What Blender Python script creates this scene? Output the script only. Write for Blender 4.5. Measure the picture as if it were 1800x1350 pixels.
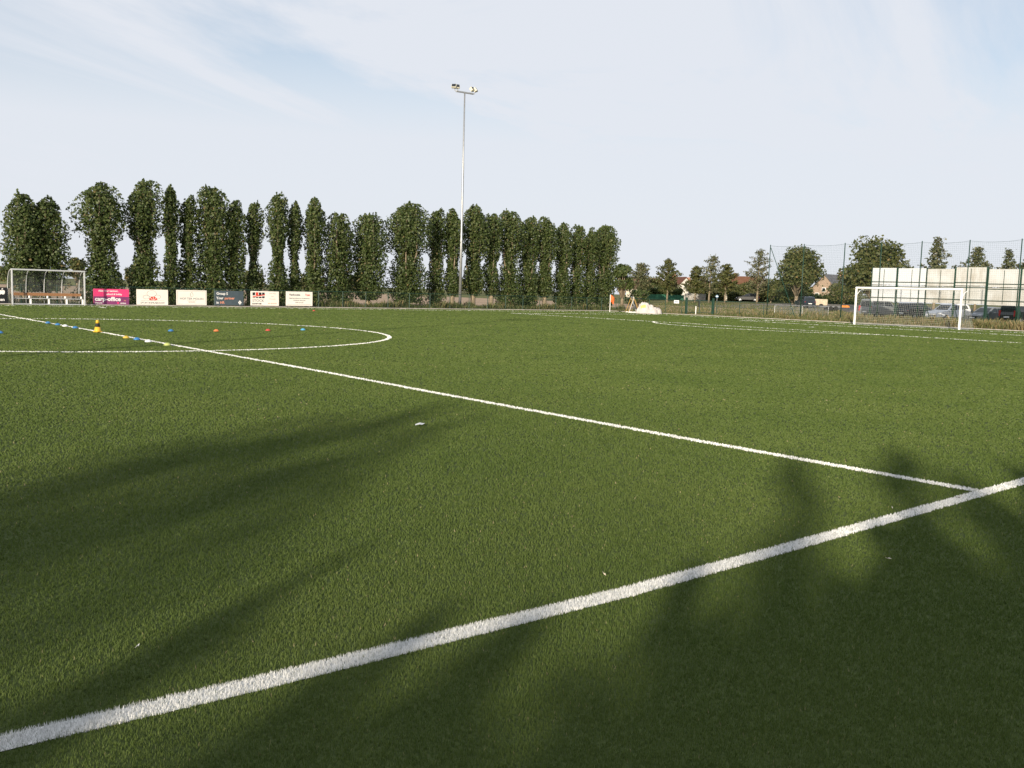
import bpy, math, random
import numpy as np
from mathutils import Vector, Matrix

for o in list(bpy.data.objects):
    bpy.data.objects.remove(o)
scene = bpy.context.scene
col = scene.collection
rng = np.random.default_rng(7)
random.seed(7)
R = math.radians

# ------------------------------------------------------------------ camera
CAM = (-7.918, -3.331, 1.604)
YAW, PITCH, ROLL = 0.68547, -0.10114, 0.02891
fw = Vector((math.cos(PITCH) * math.sin(YAW), math.cos(PITCH) * math.cos(YAW), math.sin(PITCH)))
rt = fw.cross(Vector((0, 0, 1))).normalized()
up = rt.cross(fw)
r2 = math.cos(ROLL) * rt + math.sin(ROLL) * up
u2 = -math.sin(ROLL) * rt + math.cos(ROLL) * up
cd = bpy.data.cameras.new('camera')
cam = bpy.data.objects.new('camera', cd)
col.objects.link(cam)
cam.matrix_world = Matrix(((r2.x, u2.x, -fw.x, CAM[0]), (r2.y, u2.y, -fw.y, CAM[1]), (r2.z, u2.z, -fw.z, CAM[2]), (0, 0, 0, 1)))
cd.sensor_width = 36
cd.lens = 1607.54 * 36 / 1800
cd.clip_start = 0.1
cd.clip_end = 6000
scene.camera = cam

# ------------------------------------------------------------------ sky and sun
SUN_EL = R(13.8)
LDIR = Vector((0.838 * math.cos(SUN_EL), 0.545 * math.cos(SUN_EL), -math.sin(SUN_EL))).normalized()
world = bpy.data.worlds.new('World')
scene.world = world
world.use_nodes = True
wn = world.node_tree.nodes
wl = world.node_tree.links
wn.clear()
wout = wn.new('ShaderNodeOutputWorld')
sky = wn.new('ShaderNodeTexSky')
sky.sky_type = 'NISHITA'
sky.sun_disc = False
sky.sun_elevation = SUN_EL
sky.sun_rotation = math.atan2(-LDIR.x, -LDIR.y)
sky.air_density = 1.0
sky.dust_density = 1.0
sky.ozone_density = 1.6
bg1 = wn.new('ShaderNodeBackground')
bg1.inputs['Strength'].default_value = 0.105
wl.new(sky.outputs['Color'], bg1.inputs['Color'])
tc = wn.new('ShaderNodeTexCoord')
sep = wn.new('ShaderNodeSeparateXYZ')
wl.new(tc.outputs['Generated'], sep.inputs[0])


def wmath(op, a, b=None, clamp=False):
    n = wn.new('ShaderNodeMath')
    n.operation = op
    n.use_clamp = clamp
    for i, v in enumerate((a, b)):
        if v is None:
            continue
        if isinstance(v, (int, float)):
            n.inputs[i].default_value = v
        else:
            wl.new(v, n.inputs[i])
    return n.outputs[0]


zz = wmath('ADD', wmath('MAXIMUM', sep.outputs['Z'], 0.0), 0.10)
px = wmath('DIVIDE', sep.outputs['X'], zz)
py = wmath('DIVIDE', sep.outputs['Y'], zz)
# thin high cloud streams from left to right across the view
ca, sa = math.cos(-0.42), math.sin(-0.42)
qx = wmath('ADD', wmath('MULTIPLY', px, ca), wmath('MULTIPLY', py, -sa))
qy = wmath('ADD', wmath('MULTIPLY', px, sa), wmath('MULTIPLY', py, ca))
cmb = wn.new('ShaderNodeCombineXYZ')
wl.new(wmath('MULTIPLY', qx, 0.55), cmb.inputs[0])
wl.new(wmath('MULTIPLY', qy, 1.25), cmb.inputs[1])
cmb.inputs[2].default_value = 24.5
nz = wn.new('ShaderNodeTexNoise')
nz.inputs['Scale'].default_value = 0.62
nz.inputs['Detail'].default_value = 8
nz.inputs['Roughness'].default_value = 0.62
nz.inputs['Distortion'].default_value = 1.1
wl.new(cmb.outputs[0], nz.inputs['Vector'])
ramp = wn.new('ShaderNodeValToRGB')
ramp.color_ramp.elements[0].position = 0.31
ramp.color_ramp.elements[0].color = (0.40, 0.40, 0.40, 1)
ramp.color_ramp.elements[1].position = 0.58
ramp.color_ramp.elements[1].color = (0.97, 0.97, 0.97, 1)
wl.new(nz.outputs['Fac'], ramp.inputs[0])
# haze thickens toward the horizon: longer path through the thin cloud
hz = wmath('DIVIDE', wmath('SUBTRACT', 0.325, sep.outputs['Z']), 0.17, True)
fac = wmath('MAXIMUM', ramp.outputs[0], wmath('MULTIPLY', hz, 0.95), True)
bg2 = wn.new('ShaderNodeBackground')
bg2.inputs['Color'].default_value = (0.55, 0.574, 0.622, 1)
bg2.inputs['Strength'].default_value = 1.0
mx = wn.new('ShaderNodeMixShader')
wl.new(fac, mx.inputs[0])
wl.new(bg1.outputs[0], mx.inputs[1])
wl.new(bg2.outputs[0], mx.inputs[2])
wl.new(mx.outputs[0], wout.inputs['Surface'])

sd = bpy.data.lights.new('sun', 'SUN')
sd.energy = 4.7
sd.angle = R(0.55)
sd.color = (1.0, 0.88, 0.70)
sun = bpy.data.objects.new('sun', sd)
sun.rotation_euler = LDIR.to_track_quat('-Z', 'Y').to_euler()
sun.location = (-60, -40, 40)
col.objects.link(sun)

scene.view_settings.view_transform = 'Standard'
scene.view_settings.look = 'None'
scene.view_settings.exposure = 0.5
scene.view_settings.gamma = 1.0
scene.view_settings.use_curve_mapping = False
scene.render.engine = 'CYCLES'

# ------------------------------------------------------------------ materials
MATS = {}


def mat(name, color, rough=0.7, var=0.12, scale=3.0, metal=0.0, bump=0.0, spec=0.4, color2=None, contrast=(0.35, 0.65), stretch=(1, 1, 1), coat=0.0):
    if name in MATS:
        return MATS[name]
    m = bpy.data.materials.new(name)
    m.use_nodes = True
    nt = m.node_tree
    b = nt.nodes['Principled BSDF']
    b.inputs['Roughness'].default_value = rough
    b.inputs['Metallic'].default_value = metal
    b.inputs['Specular IOR Level'].default_value = spec
    b.inputs['Coat Weight'].default_value = coat
    t = nt.nodes.new('ShaderNodeTexCoord')
    mp = nt.nodes.new('ShaderNodeMapping')
    mp.inputs['Scale'].default_value = stretch
    nt.links.new(t.outputs['Object'], mp.inputs[0])
    n = nt.nodes.new('ShaderNodeTexNoise')
    n.inputs['Scale'].default_value = scale
    n.inputs['Detail'].default_value = 6
    nt.links.new(mp.outputs[0], n.inputs['Vector'])
    r = nt.nodes.new('ShaderNodeValToRGB')
    r.color_ramp.elements[0].position = contrast[0]
    r.color_ramp.elements[1].position = contrast[1]
    c2 = color2 if color2 else tuple(min(1, c * (1 + var)) for c in color)
    c1 = color if color2 else tuple(c * (1 - var) for c in color)
    r.color_ramp.elements[0].color = (*c1, 1)
    r.color_ramp.elements[1].color = (*c2, 1)
    nt.links.new(n.outputs['Fac'], r.inputs[0])
    nt.links.new(r.outputs[0], b.inputs['Base Color'])
    if bump:
        bp = nt.nodes.new('ShaderNodeBump')
        bp.inputs['Strength'].default_value = bump
        bp.inputs['Distance'].default_value = 0.02
        nt.links.new(n.outputs['Fac'], bp.inputs['Height'])
        nt.links.new(bp.outputs[0], b.inputs['Normal'])
    MATS[name] = m
    return m


def leaf_mat(name, stops, trans=0.3, rough=0.55, spec=0.35, patch=0.0, patch_scale=0.2):
    """leaf or blade material: colour picked per leaf by the tint attribute"""
    m = bpy.data.materials.new(name)
    m.use_nodes = True
    nt = m.node_tree
    b = nt.nodes['Principled BSDF']
    out = nt.nodes['Material Output']
    b.inputs['Roughness'].default_value = rough
    b.inputs['Specular IOR Level'].default_value = spec
    a = nt.nodes.new('ShaderNodeAttribute')
    a.attribute_name = 'tint'
    r = nt.nodes.new('ShaderNodeValToRGB')
    el = r.color_ramp.elements
    el[0].position, el[0].color = stops[0][0], (*stops[0][1], 1)
    el[1].position, el[1].color = stops[-1][0], (*stops[-1][1], 1)
    for p, c in stops[1:-1]:
        e = el.new(p)
        e.color = (*c, 1)
    fac = a.outputs['Fac']
    if patch:
        g = nt.nodes.new('ShaderNodeNewGeometry')
        n = nt.nodes.new('ShaderNodeTexNoise')
        n.inputs['Scale'].default_value = patch_scale
        n.inputs['Detail'].default_value = 5
        nt.links.new(g.outputs['Position'], n.inputs['Vector'])
        s = nt.nodes.new('ShaderNodeMath')
        s.operation = 'MULTIPLY_ADD'
        nt.links.new(n.outputs['Fac'], s.inputs[0])
        s.inputs[1].default_value = patch
        s.inputs[2].default_value = -patch * 0.5
        ad = nt.nodes.new('ShaderNodeMath')
        ad.use_clamp = True
        nt.links.new(fac, ad.inputs[0])
        nt.links.new(s.outputs[0], ad.inputs[1])
        fac = ad.outputs[0]
    nt.links.new(fac, r.inputs[0])
    nt.links.new(r.outputs[0], b.inputs['Base Color'])
    if trans:
        t = nt.nodes.new('ShaderNodeBsdfTranslucent')
        nt.links.new(r.outputs[0], t.inputs['Color'])
        mxs = nt.nodes.new('ShaderNodeMixShader')
        mxs.inputs[0].default_value = trans
        nt.links.new(b.outputs[0], mxs.inputs[1])
        nt.links.new(t.outputs[0], mxs.inputs[2])
        nt.links.new(mxs.outputs[0], out.inputs['Surface'])
    MATS[name] = m
    return m


def glass_mat(name, tint, alpha, rough=0.08):
    m = bpy.data.materials.new(name)
    m.use_nodes = True
    nt = m.node_tree
    nt.nodes.remove(nt.nodes['Principled BSDF'])
    out = nt.nodes['Material Output']
    tr = nt.nodes.new('ShaderNodeBsdfTransparent')
    tr.inputs['Color'].default_value = (*tint, 1)
    gl = nt.nodes.new('ShaderNodeBsdfPrincipled')
    gl.inputs['Base Color'].default_value = (0.32, 0.33, 0.33, 1)
    gl.inputs['Roughness'].default_value = rough
    n = nt.nodes.new('ShaderNodeTexNoise')
    n.inputs['Scale'].default_value = 2.5
    mm = nt.nodes.new('ShaderNodeMapRange')
    mm.inputs['From Min'].default_value = 0.3
    mm.inputs['From Max'].default_value = 0.7
    mm.inputs['To Min'].default_value = alpha * 0.5
    mm.inputs['To Max'].default_value = alpha * 1.5
    nt.links.new(n.outputs['Fac'], mm.inputs['Value'])
    x = nt.nodes.new('ShaderNodeMixShader')
    nt.links.new(mm.outputs[0], x.inputs[0])
    nt.links.new(tr.outputs[0], x.inputs[1])
    nt.links.new(gl.outputs[0], x.inputs[2])
    nt.links.new(x.outputs[0], out.inputs['Surface'])
    MATS[name] = m
    return m


M_TURFBASE = mat('turf_infill', (0.040, 0.060, 0.018), 0.95, scale=60, color2=(0.080, 0.102, 0.034), spec=0.1)
M_BLADE = leaf_mat('turf_fibre', [(0.0, (0.042, 0.078, 0.015)), (0.35, (0.079, 0.120, 0.026)), (0.7, (0.122, 0.160, 0.041)), (0.93, (0.162, 0.186, 0.060)), (1.0, (0.30, 0.26, 0.14))],
                   trans=0.35, rough=0.6, spec=0.22, patch=0.5, patch_scale=0.42)
M_WHITEBLADE = leaf_mat('white_turf_fibre', [(0.0, (0.42, 0.43, 0.40)), (0.4, (0.68, 0.68, 0.67)), (1.0, (0.84, 0.84, 0.83))], trans=0.25, rough=0.5, spec=0.3)
M_WHITEBASE = mat('white_line_base', (0.62, 0.62, 0.60), 0.9, scale=40)
M_POPLAR = leaf_mat('poplar_leaf', [(0.0, (0.028, 0.048, 0.013)), (0.4, (0.060, 0.090, 0.024)), (0.75, (0.105, 0.132, 0.040)), (0.95, (0.150, 0.158, 0.062)), (1.0, (0.20, 0.150, 0.065))], trans=0.33, rough=0.5, spec=0.35)
M_OAK = leaf_mat('broad_leaf', [(0.0, (0.040, 0.054, 0.014)), (0.5, (0.080, 0.092, 0.027)), (0.85, (0.132, 0.122, 0.042)), (1.0, (0.19, 0.132, 0.05))], trans=0.25)
M_GREYLEAF = leaf_mat('thin_leaf', [(0.0, (0.052, 0.066, 0.028)), (0.5, (0.105, 0.115, 0.052)), (1.0, (0.20, 0.175, 0.10))], trans=0.25)
M_WEED = leaf_mat('weed', [(0.0, (0.040, 0.066, 0.016)), (0.35, (0.090, 0.115, 0.034)), (0.6, (0.17, 0.145, 0.065)), (1.0, (0.34, 0.25, 0.13))], trans=0.25, patch=0.5, patch_scale=0.35)
M_BARK = mat('bark', (0.12, 0.095, 0.065), 0.95, scale=14, color2=(0.30, 0.24, 0.165), bump=0.6, stretch=(1, 1, 0.25))
M_GALV = mat('galvanised_steel', (0.32, 0.33, 0.34), 0.42, 0.10, 5, metal=0.55)
M_GREYPAINT = mat('grey_aluminium', (0.56, 0.57, 0.58), 0.45, 0.08, 4, metal=0.35)
M_WHITEPAINT = mat('white_aluminium', (0.82, 0.82, 0.80), 0.38, 0.03, 3)
M_GREEN = mat('green_coated_steel', (0.010, 0.040, 0.026), 0.45, 0.2, 4)
M_GREENLIGHT = mat('green_net_wire', (0.03, 0.075, 0.055), 0.7, 0.2, 4)
M_NETWHITE = mat('white_net_twine', (0.50, 0.50, 0.47), 0.8, 0.1, 4)
M_CONC = mat('concrete', (0.36, 0.33, 0.30), 0.9, 0.22, 2.2, bump=0.3)
M_WOOD = mat('varnished_wood', (0.26, 0.13, 0.06), 0.5, 0.25, 6, stretch=(1, 8, 8))
M_BLACK = mat('black_rubber', (0.018, 0.018, 0.019), 0.7, 0.3, 5)
M_DARKGLASS = mat('dark_glass', (0.012, 0.015, 0.018), 0.08, 0.1, 2, spec=0.6)
M_CLEAR = glass_mat('clear_polycarbonate', (0.86, 0.88, 0.87), 0.14)

# ------------------------------------------------------------------ mesh helpers


def raw_mesh(name, V, F, smooth=False):
    me = bpy.data.meshes.new(name)
    me.from_pydata([tuple(v) for v in V], [], F)
    me.update()
    if smooth:
        me.polygons.foreach_set('use_smooth', [True] * len(me.polygons))
    return me


def np_mesh(name, V, nper, tint=None, smooth=False):
    """V: (n*nper,3) vertices, each consecutive nper of them one face"""
    n = len(V) // nper
    me = bpy.data.meshes.new(name)
    me.vertices.add(n * nper)
    me.vertices.foreach_set('co', np.ascontiguousarray(V, dtype=np.float32).ravel())
    me.loops.add(n * nper)
    me.loops.foreach_set('vertex_index', np.arange(n * nper, dtype=np.int32))
    me.polygons.add(n)
    me.polygons.foreach_set('loop_start', np.arange(0, n * nper, nper, dtype=np.int32))
    me.update(calc_edges=True)
    if tint is not None:
        at = me.attributes.new('tint', 'FLOAT', 'POINT')
        at.data.foreach_set('value', np.repeat(np.asarray(tint, dtype=np.float32), nper))
    return me


class MB:
    def __init__(s):
        s.V, s.F, s.mi = [], [], []
        s.cur = 0

    def add(s, V, F):
        o = len(s.V)
        s.V += [tuple(v) for v in V]
        s.F += [tuple(i + o for i in f) for f in F]
        s.mi += [s.cur] * len(F)
        return s

    def box(s, x0, x1, y0, y1, z0, z1):
        V = [(x, y, z) for z in (z0, z1) for y in (y0, y1) for x in (x0, x1)]
        return s.add(V, [(0, 2, 3, 1), (4, 5, 7, 6), (0, 1, 5, 4), (2, 6, 7, 3), (0, 4, 6, 2), (1, 3, 7, 5)])

    def bbox(s, x0, x1, y0, y1, z0, z1, b=0.01):
        """box with chamfered vertical and horizontal edges (octagonal in plan, inset top and bottom)"""
        def ring(z, i):
            a, c, d, e = x0 + i, x1 - i, y0 + i, y1 - i
            return [(a + b, d, z), (c - b, d, z), (c, d + b, z), (c, e - b, z), (c - b, e, z), (a + b, e, z), (a, e - b, z), (a, d + b, z)]
        rings = [ring(z0, b), ring(z0 + b, 0), ring(z1 - b, 0), ring(z1, b)]
        return s.loft(rings)

    def loft(s, rings, cap=True, closed=True):
        n = len(rings[0])
        V = [v for r in rings for v in r]
        F = []
        for i in range(len(rings) - 1):
            for j in range(n if closed else n - 1):
                k = (j + 1) % n
                F.append((i * n + j, i * n + k, (i + 1) * n + k, (i + 1) * n + j))
        if cap:
            F.append(tuple(reversed(range(n))))
            F.append(tuple((len(rings) - 1) * n + j for j in range(n)))
        return s.add(V, F)

    def tube(s, pts, r, n=8, cap=True):
        pts = [Vector(p) for p in pts]
        rs = r if isinstance(r, (list, tuple)) else [r] * len(pts)
        rings = []
        ref = None
        for i, p in enumerate(pts):
            d = (pts[min(i + 1, len(pts) - 1)] - pts[max(i - 1, 0)])
            if d.length < 1e-9:
                d = Vector((0, 0, 1))
            d.normalize()
            if ref is None:
                ref = d.orthogonal().normalized()
                if abs(d.z) > 0.9:
                    ref = Vector((1, 0, 0))
            a = (ref - d * ref.dot(d)).normalized()
            ref = a
            b = d.cross(a)
            rings.append([p + (a * math.cos(2 * math.pi * (k + .5) / n) + b * math.sin(2 * math.pi * (k + .5) / n)) * rs[i] for k in range(n)])
        return s.loft(rings, cap)

    def lathe(s, prof, n=16, c=(0, 0, 0)):
        rings = [[(c[0] + r * math.cos(2 * math.pi * k / n), c[1] + r * math.sin(2 * math.pi * k / n), c[2] + z) for k in range(n)] for r, z in prof]
        return s.loft(rings)

    def build(s, name, mats, parent=None, smooth=False, loc=None):
        me = raw_mesh(name, s.V, s.F, smooth)
        for m in (mats if isinstance(mats, (list, tuple)) else [mats]):
            me.materials.append(m)
        if isinstance(mats, (list, tuple)):
            me.polygons.foreach_set('material_index', s.mi)
        return link(name, me, parent, loc)


def link(name, me, parent=None, loc=None):
    o = bpy.data.objects.new(name, me)
    col.objects.link(o)
    if parent:
        o.parent = parent
    if loc is not None:
        o.location = loc
    return o


def tag(o, label=None, cat=None, group=None, kind=None):
    if label:
        o['label'] = label
    if cat:
        o['category'] = cat
    if group:
        o['group'] = group
    if kind:
        o['kind'] = kind
    return o


def thing(name, loc, rz, label, cat, group=None):
    o = bpy.data.objects.new(name, None)
    o.empty_display_size = 0.2
    col.objects.link(o)
    o.location = loc
    o.rotation_euler = (0, 0, rz)
    return tag(o, label, cat, group)


def copy_tree(o, parent=None):
    c = o.copy()
    col.objects.link(c)
    c.parent = parent
    for ch in list(o.children):
        copy_tree(ch, c)
    return c


def shade_auto(o):
    o.data.polygons.foreach_set('use_smooth', [True] * len(o.data.polygons))
    return o


def text_mesh(name, body, size, m, parent, loc, rot, bold=0.0, extrude=0.002, align='LEFT', sx=1.0):
    cu = bpy.data.curves.new(name, 'FONT')
    cu.body = body
    cu.size = size
    cu.extrude = extrude
    cu.offset = bold
    cu.align_x = align
    cu.resolution_u = 3
    t = bpy.data.objects.new(name + '_tmp', cu)
    col.objects.link(t)
    dg = bpy.context.evaluated_depsgraph_get()
    me = bpy.data.meshes.new_from_object(t.evaluated_get(dg))
    bpy.data.objects.remove(t)
    bpy.data.curves.remove(cu)
    me.materials.clear()
    me.materials.append(m)
    o = link(name, me, parent)
    o.location = loc
    o.rotation_euler = rot
    o.scale = (sx, 1, 1)
    return o


# ------------------------------------------------------------------ terrain
def sstep(a, b, x):
    t = np.clip((x - a) / (b - a), 0, 1)
    return t * t * (3 - 2 * t)


def ground_h(x, y):
    return 1.0 * sstep(86, 135, np.asarray(x, float)) - 0.05


def sheet(name, xs, ys, dz, m, kind='structure'):
    X, Y = np.meshgrid(xs, ys)
    Z = ground_h(X, Y) + dz
    V = np.stack([X.ravel(), Y.ravel(), Z.ravel()], 1)
    nx = len(xs)
    F = [(j * nx + i, j * nx + i + 1, (j + 1) * nx + i + 1, (j + 1) * nx + i) for j in range(len(ys) - 1) for i in range(nx - 1)]
    me = raw_mesh(name, V, F, True)
    me.materials.append(m)
    return tag(link(name, me), kind=kind)


M_GRASSLAND = mat('rough_grassland', (0.085, 0.105, 0.032), 0.95, scale=0.18, color2=(0.17, 0.155, 0.07), spec=0.1, bump=0.5)
M_STUBBLE = mat('dry_brown_field', (0.31, 0.22, 0.15), 0.95, scale=0.7, color2=(0.46, 0.34, 0.24), spec=0.1, bump=0.6, stretch=(0.35, 1, 1))
M_MEADOW = mat('pale_green_field', (0.13, 0.15, 0.045), 0.95, scale=0.05, color2=(0.20, 0.19, 0.07), spec=0.1)
M_GRAVEL = mat('car_park_gravel', (0.15, 0.135, 0.115), 0.95, scale=4, color2=(0.25, 0.225, 0.19), spec=0.1, bump=0.5)
xs = [-3000, -1000, -400, -200, -100, -50, 0, 40, 62] + list(range(82, 140, 4)) + [150, 180, 240, 400, 1000, 3000]
sheet('ground', xs, [-1500, -500, -150, -50, 0, 50, 100, 200, 400, 1000, 3500], 0.0, M_GRASSLAND)
sheet('stubble_field', [-160, -60, 0, 40, 57.5, 70, 82, 86, 90, 94, 98], [59.0, 70, 90, 120, 160, 235], 0.012, M_STUBBLE)
sheet('stubble_field', [59.2, 66, 74, 82, 86], [44.5, 50, 54, 58.9], 0.012, M_STUBBLE)
sheet('pale_meadow', [-260, -100, 0, 60, 98], [235.5, 300, 480, 900], 0.012, M_MEADOW)
sheet('car_park', [72, 78, 82, 86, 89], [10, 25, 40, 56], 0.014, M_GRAVEL)
sheet('lane', [100, 104, 108, 112, 116, 120, 124, 128, 132, 136, 142], [56, 64, 72, 80, 88], 0.014, M_GRAVEL)

# ------------------------------------------------------------------ pitch
W, HL = 54.1, 50.15           # pitch width, half length
XL, XR, Y0, Y1 = -54.0, 53.6, -5.5, 56.0


def ytouch(x):                # the near touchline is laid by hand and wanders a few centimetres
    return np.interp(x, [-50, -7.35, -6.94, -6.45, -5.55, -4.38, -3.07, -0.07, 1.0, 20], [0.09, 0.087, 0.060, 0.028, 0.005, -0.026, -0.007, 0.06, 0.085, 0.06])


pm = MB()
pm.add([(XL, Y0, 0), (XR, Y0, 0), (XR, Y1 + 0.035 * XR, 0), (XL, Y1 - 0.035 * 54, 0)], [(0, 1, 2, 3)])
pitch = tag(pm.build('pitch', M_TURFBASE), kind='structure')


def yfar(x):
    return 53.9 + 0.007 * x


LW = 0.12
CC = (-0.05, 26.9)             # centre spot
BOXF, GAF = 34.2, 44.9         # penalty and goal area front lines
LINES = []                     # name, label, membership test, ribbon


def seg_line(name, a, b, w=LW):
    a, b = np.array(a, float), np.array(b, float)
    d = (b - a) / np.linalg.norm(b - a)
    n = np.array([-d[1], d[0]])
    L = np.linalg.norm(b - a)

    def test(x, y):
        s = (x - a[0]) * d[0] + (y - a[1]) * d[1]
        t = (x - a[0]) * n[0] + (y - a[1]) * n[1]
        return (s > 0) & (s < L) & (np.abs(t) < w / 2)
    LINES.append((name, test, [tuple(a), tuple(b)], w))


def poly_line(name, f, x0, x1, w):
    LINES.append((name, lambda x, y: (x > x0) & (x < x1) & (np.abs(y - f(x)) < w / 2), [(x, float(f(x))) for x in np.concatenate([np.linspace(x0, -9, 6), np.linspace(-8, 3, 45), np.linspace(5, x1, 6)])], w))


def arc_line(name, c, r, a0, a1, w=LW):
    def test(x, y):
        rr = np.hypot(x - c[0], y - c[1])
        a = np.arctan2(y - c[1], x - c[0]) % (2 * math.pi)
        return (np.abs(rr - r) < w / 2) & (a >= a0) & (a <= a1)
    n = max(12, int((a1 - a0) / 0.06))
    LINES.append((name, test, [(c[0] + r * math.cos(a), c[1] + r * math.sin(a)) for a in np.linspace(a0, a1, n)], w))


poly_line('touchline', ytouch, -50, HL, 0.125)
HX = lambda y: np.interp(y, [0, 3, 8, 12, 18, 25, 31, 40, 55], [.13, .07, .06, .11, .05, -.02, -.10, -.25, -.40])
LINES.append(('halfway_line', lambda x, y: (y > .13) & (y < yfar(0) - .06) & (np.abs(x - HX(y)) < .058), [(float(HX(y)), float(y)) for y in (.15, 1.5, 3, 8, 12, 18, 25, 31, 40, 53.8)], 0.115))
seg_line('touchline', (-50, yfar(-50)), (HL, yfar(HL)))
seg_line('goal_line', (HL, 0.13), (HL, yfar(HL) - .06))
arc_line('centre_circle', CC, 9.12, 0, 2 * math.pi)
seg_line('penalty_area_line', (BOXF, 48.6), (BOXF, 7.0))
seg_line('penalty_area_line', (BOXF + .06, 48.6), (HL - .06, 48.6))
seg_line('penalty_area_line', (BOXF + .06, 7.0), (HL - .06, 7.0))
seg_line('goal_area_line', (GAF, 36.3), (GAF, 17.4))
seg_line('goal_area_line', (GAF + .06, 36.3), (HL - .06, 36.3))
seg_line('goal_area_line', (GAF + .06, 17.4), (HL - .06, 17.4))
arc_line('penalty_arc', (39.8, 27.2), 9.3, math.pi * 0.70, math.pi * 1.30)
arc_line('penalty_spot', (39.8, 27.3), 0.01, 0, 2 * math.pi, 0.24)
seg_line('technical_area_mark', (7.05, 53.0), (6.98, 51.2), 0.10)
seg_line('technical_area_mark', (1.0, 53.0), (0.95, 51.6), 0.10)

# fibres: sampled by distance so that the pile is finest where it is seen closest
K = 25000.0


def sample_blades(mult, rmin=1.0, rmax=95.0):
    # density K*mult inside 3 m, falling with the square of distance beyond; the fan is wider close by
    X, Y, Q = [], [], []
    edges = np.exp(np.linspace(math.log(rmin), math.log(rmax), 41))
    for r0, r1 in zip(edges, edges[1:]):
        rm = math.sqrt(r0 * r1)
        half = 0.63 + min(0.9 / rm, 0.7)
        n = int(K * mult * min(1.0, 9 / rm ** 2) * half * (r1 ** 2 - r0 ** 2))
        r = np.sqrt(rng.uniform(r0 ** 2, r1 ** 2, n))
        th = YAW + rng.uniform(-half, half, n)
        X.append(CAM[0] + r * np.sin(th))
        Y.append(CAM[1] + r * np.cos(th))
        Q.append(r)
    x, y, r = np.concatenate(X), np.concatenate(Y), np.concatenate(Q)
    ok = (x > XL) & (x < XR) & (y > Y0) & (y < Y1 + 0.035 * x)
    return x[ok], y[ok], r[ok]


def blade_mesh(name, x, y, r, m, hmean, wscale, tint, lean_max=0.85):
    n = len(x)
    w = 0.0020 * wscale * np.maximum(r, 2.0) / 3.0 * np.clip(1 + (r - 3) / 9, 1, 2.7) * rng.uniform(0.7, 1.3, n)
    h = hmean * rng.uniform(0.78, 1.18, n)
    ya = math.atan2(0.545, 0.838) + math.pi / 2 + rng.normal(0, 0.65, n)   # blades turned roughly toward the sun, to brighten and even the pile
    side = np.stack([np.cos(ya), np.sin(ya), 0 * ya], 1)
    la = rng.uniform(0, 2 * math.pi, n)
    lean = rng.uniform(0.1, lean_max, n)
    ld = np.stack([np.cos(la), np.sin(la), 0 * la], 1)
    base = np.stack([x, y, np.full(n, 0.001)], 1)
    mid = base + ld * (h * 0.5 * np.sin(lean * 0.5))[:, None]
    mid[:, 2] += h * 0.55
    tip = base + ld * (h * np.sin(lean))[:, None]
    tip[:, 2] += h * np.cos(lean * 0.8)
    ws = side * (w / 2)[:, None]
    # one tapered pentagon strip as quad + tri
    nr = r < 3.3                                  # bent blade near by, one tapered sliver farther off
    fr = ~nr
    Q = np.stack([base - ws * 0.9, base + ws * 0.9, mid + ws, mid - ws], 1)[nr].reshape(-1, 3)
    T = np.stack([mid - ws, mid + ws, tip], 1)[nr].reshape(-1, 3)
    S = np.stack([base - ws * 1.45, base + ws * 1.45, tip + (tip - base) * 0.12], 1)[fr].reshape(-1, 3)
    nq, ntri = len(Q) // 4, (len(T) + len(S)) // 3
    V = np.concatenate([Q, T, S])
    me = bpy.data.meshes.new(name)
    me.vertices.add(len(V))
    me.vertices.foreach_set('co', np.ascontiguousarray(V, dtype=np.float32).ravel())
    me.loops.add(len(V))
    me.loops.foreach_set('vertex_index', np.arange(len(V), dtype=np.int32))
    me.polygons.add(nq + ntri)
    me.polygons.foreach_set('loop_start', np.concatenate([np.arange(nq) * 4, nq * 4 + np.arange(ntri) * 3]).astype(np.int32))
    me.update(calc_edges=True)
    at = me.attributes.new('tint', 'FLOAT', 'POINT')
    at.data.foreach_set('value', np.concatenate([np.repeat(tint[nr], 4), np.repeat(tint[nr], 3), np.repeat(tint[fr], 3)]).astype(np.float32))
    me.materials.append(m)
    return me


bx, by, br = sample_blades(1.0)
onl = np.zeros(len(bx), bool)
for nm, test, pts, w in LINES:
    onl |= test(bx, by)
onl &= rng.random(len(bx)) > 0.05            # a few green fibres stray into the lines
gx, gy, gr = bx[~onl], by[~onl], br[~onl]
tint = np.clip(rng.normal(0.45, 0.09, len(gx)), 0, 0.92)
dry = rng.random(len(gx)) < 0.005
tint[dry] = rng.uniform(0.95, 1.0, dry.sum())
tag(link('artificial_grass', blade_mesh('artificial_grass', gx, gy, gr, M_BLADE, 0.0155, 1.0, tint, 0.65)),
    'short green artificial turf pile covering the whole pitch', 'grass', kind='stuff')
wx, wy, wr = sample_blades(2.6)
anyl = np.zeros(len(wx), bool)
for nm, test, pts, w in LINES:
    anyl |= test(wx, wy)
wx, wy, wr = wx[anyl], wy[anyl], wr[anyl]
free = np.ones(len(wx), bool)
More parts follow.
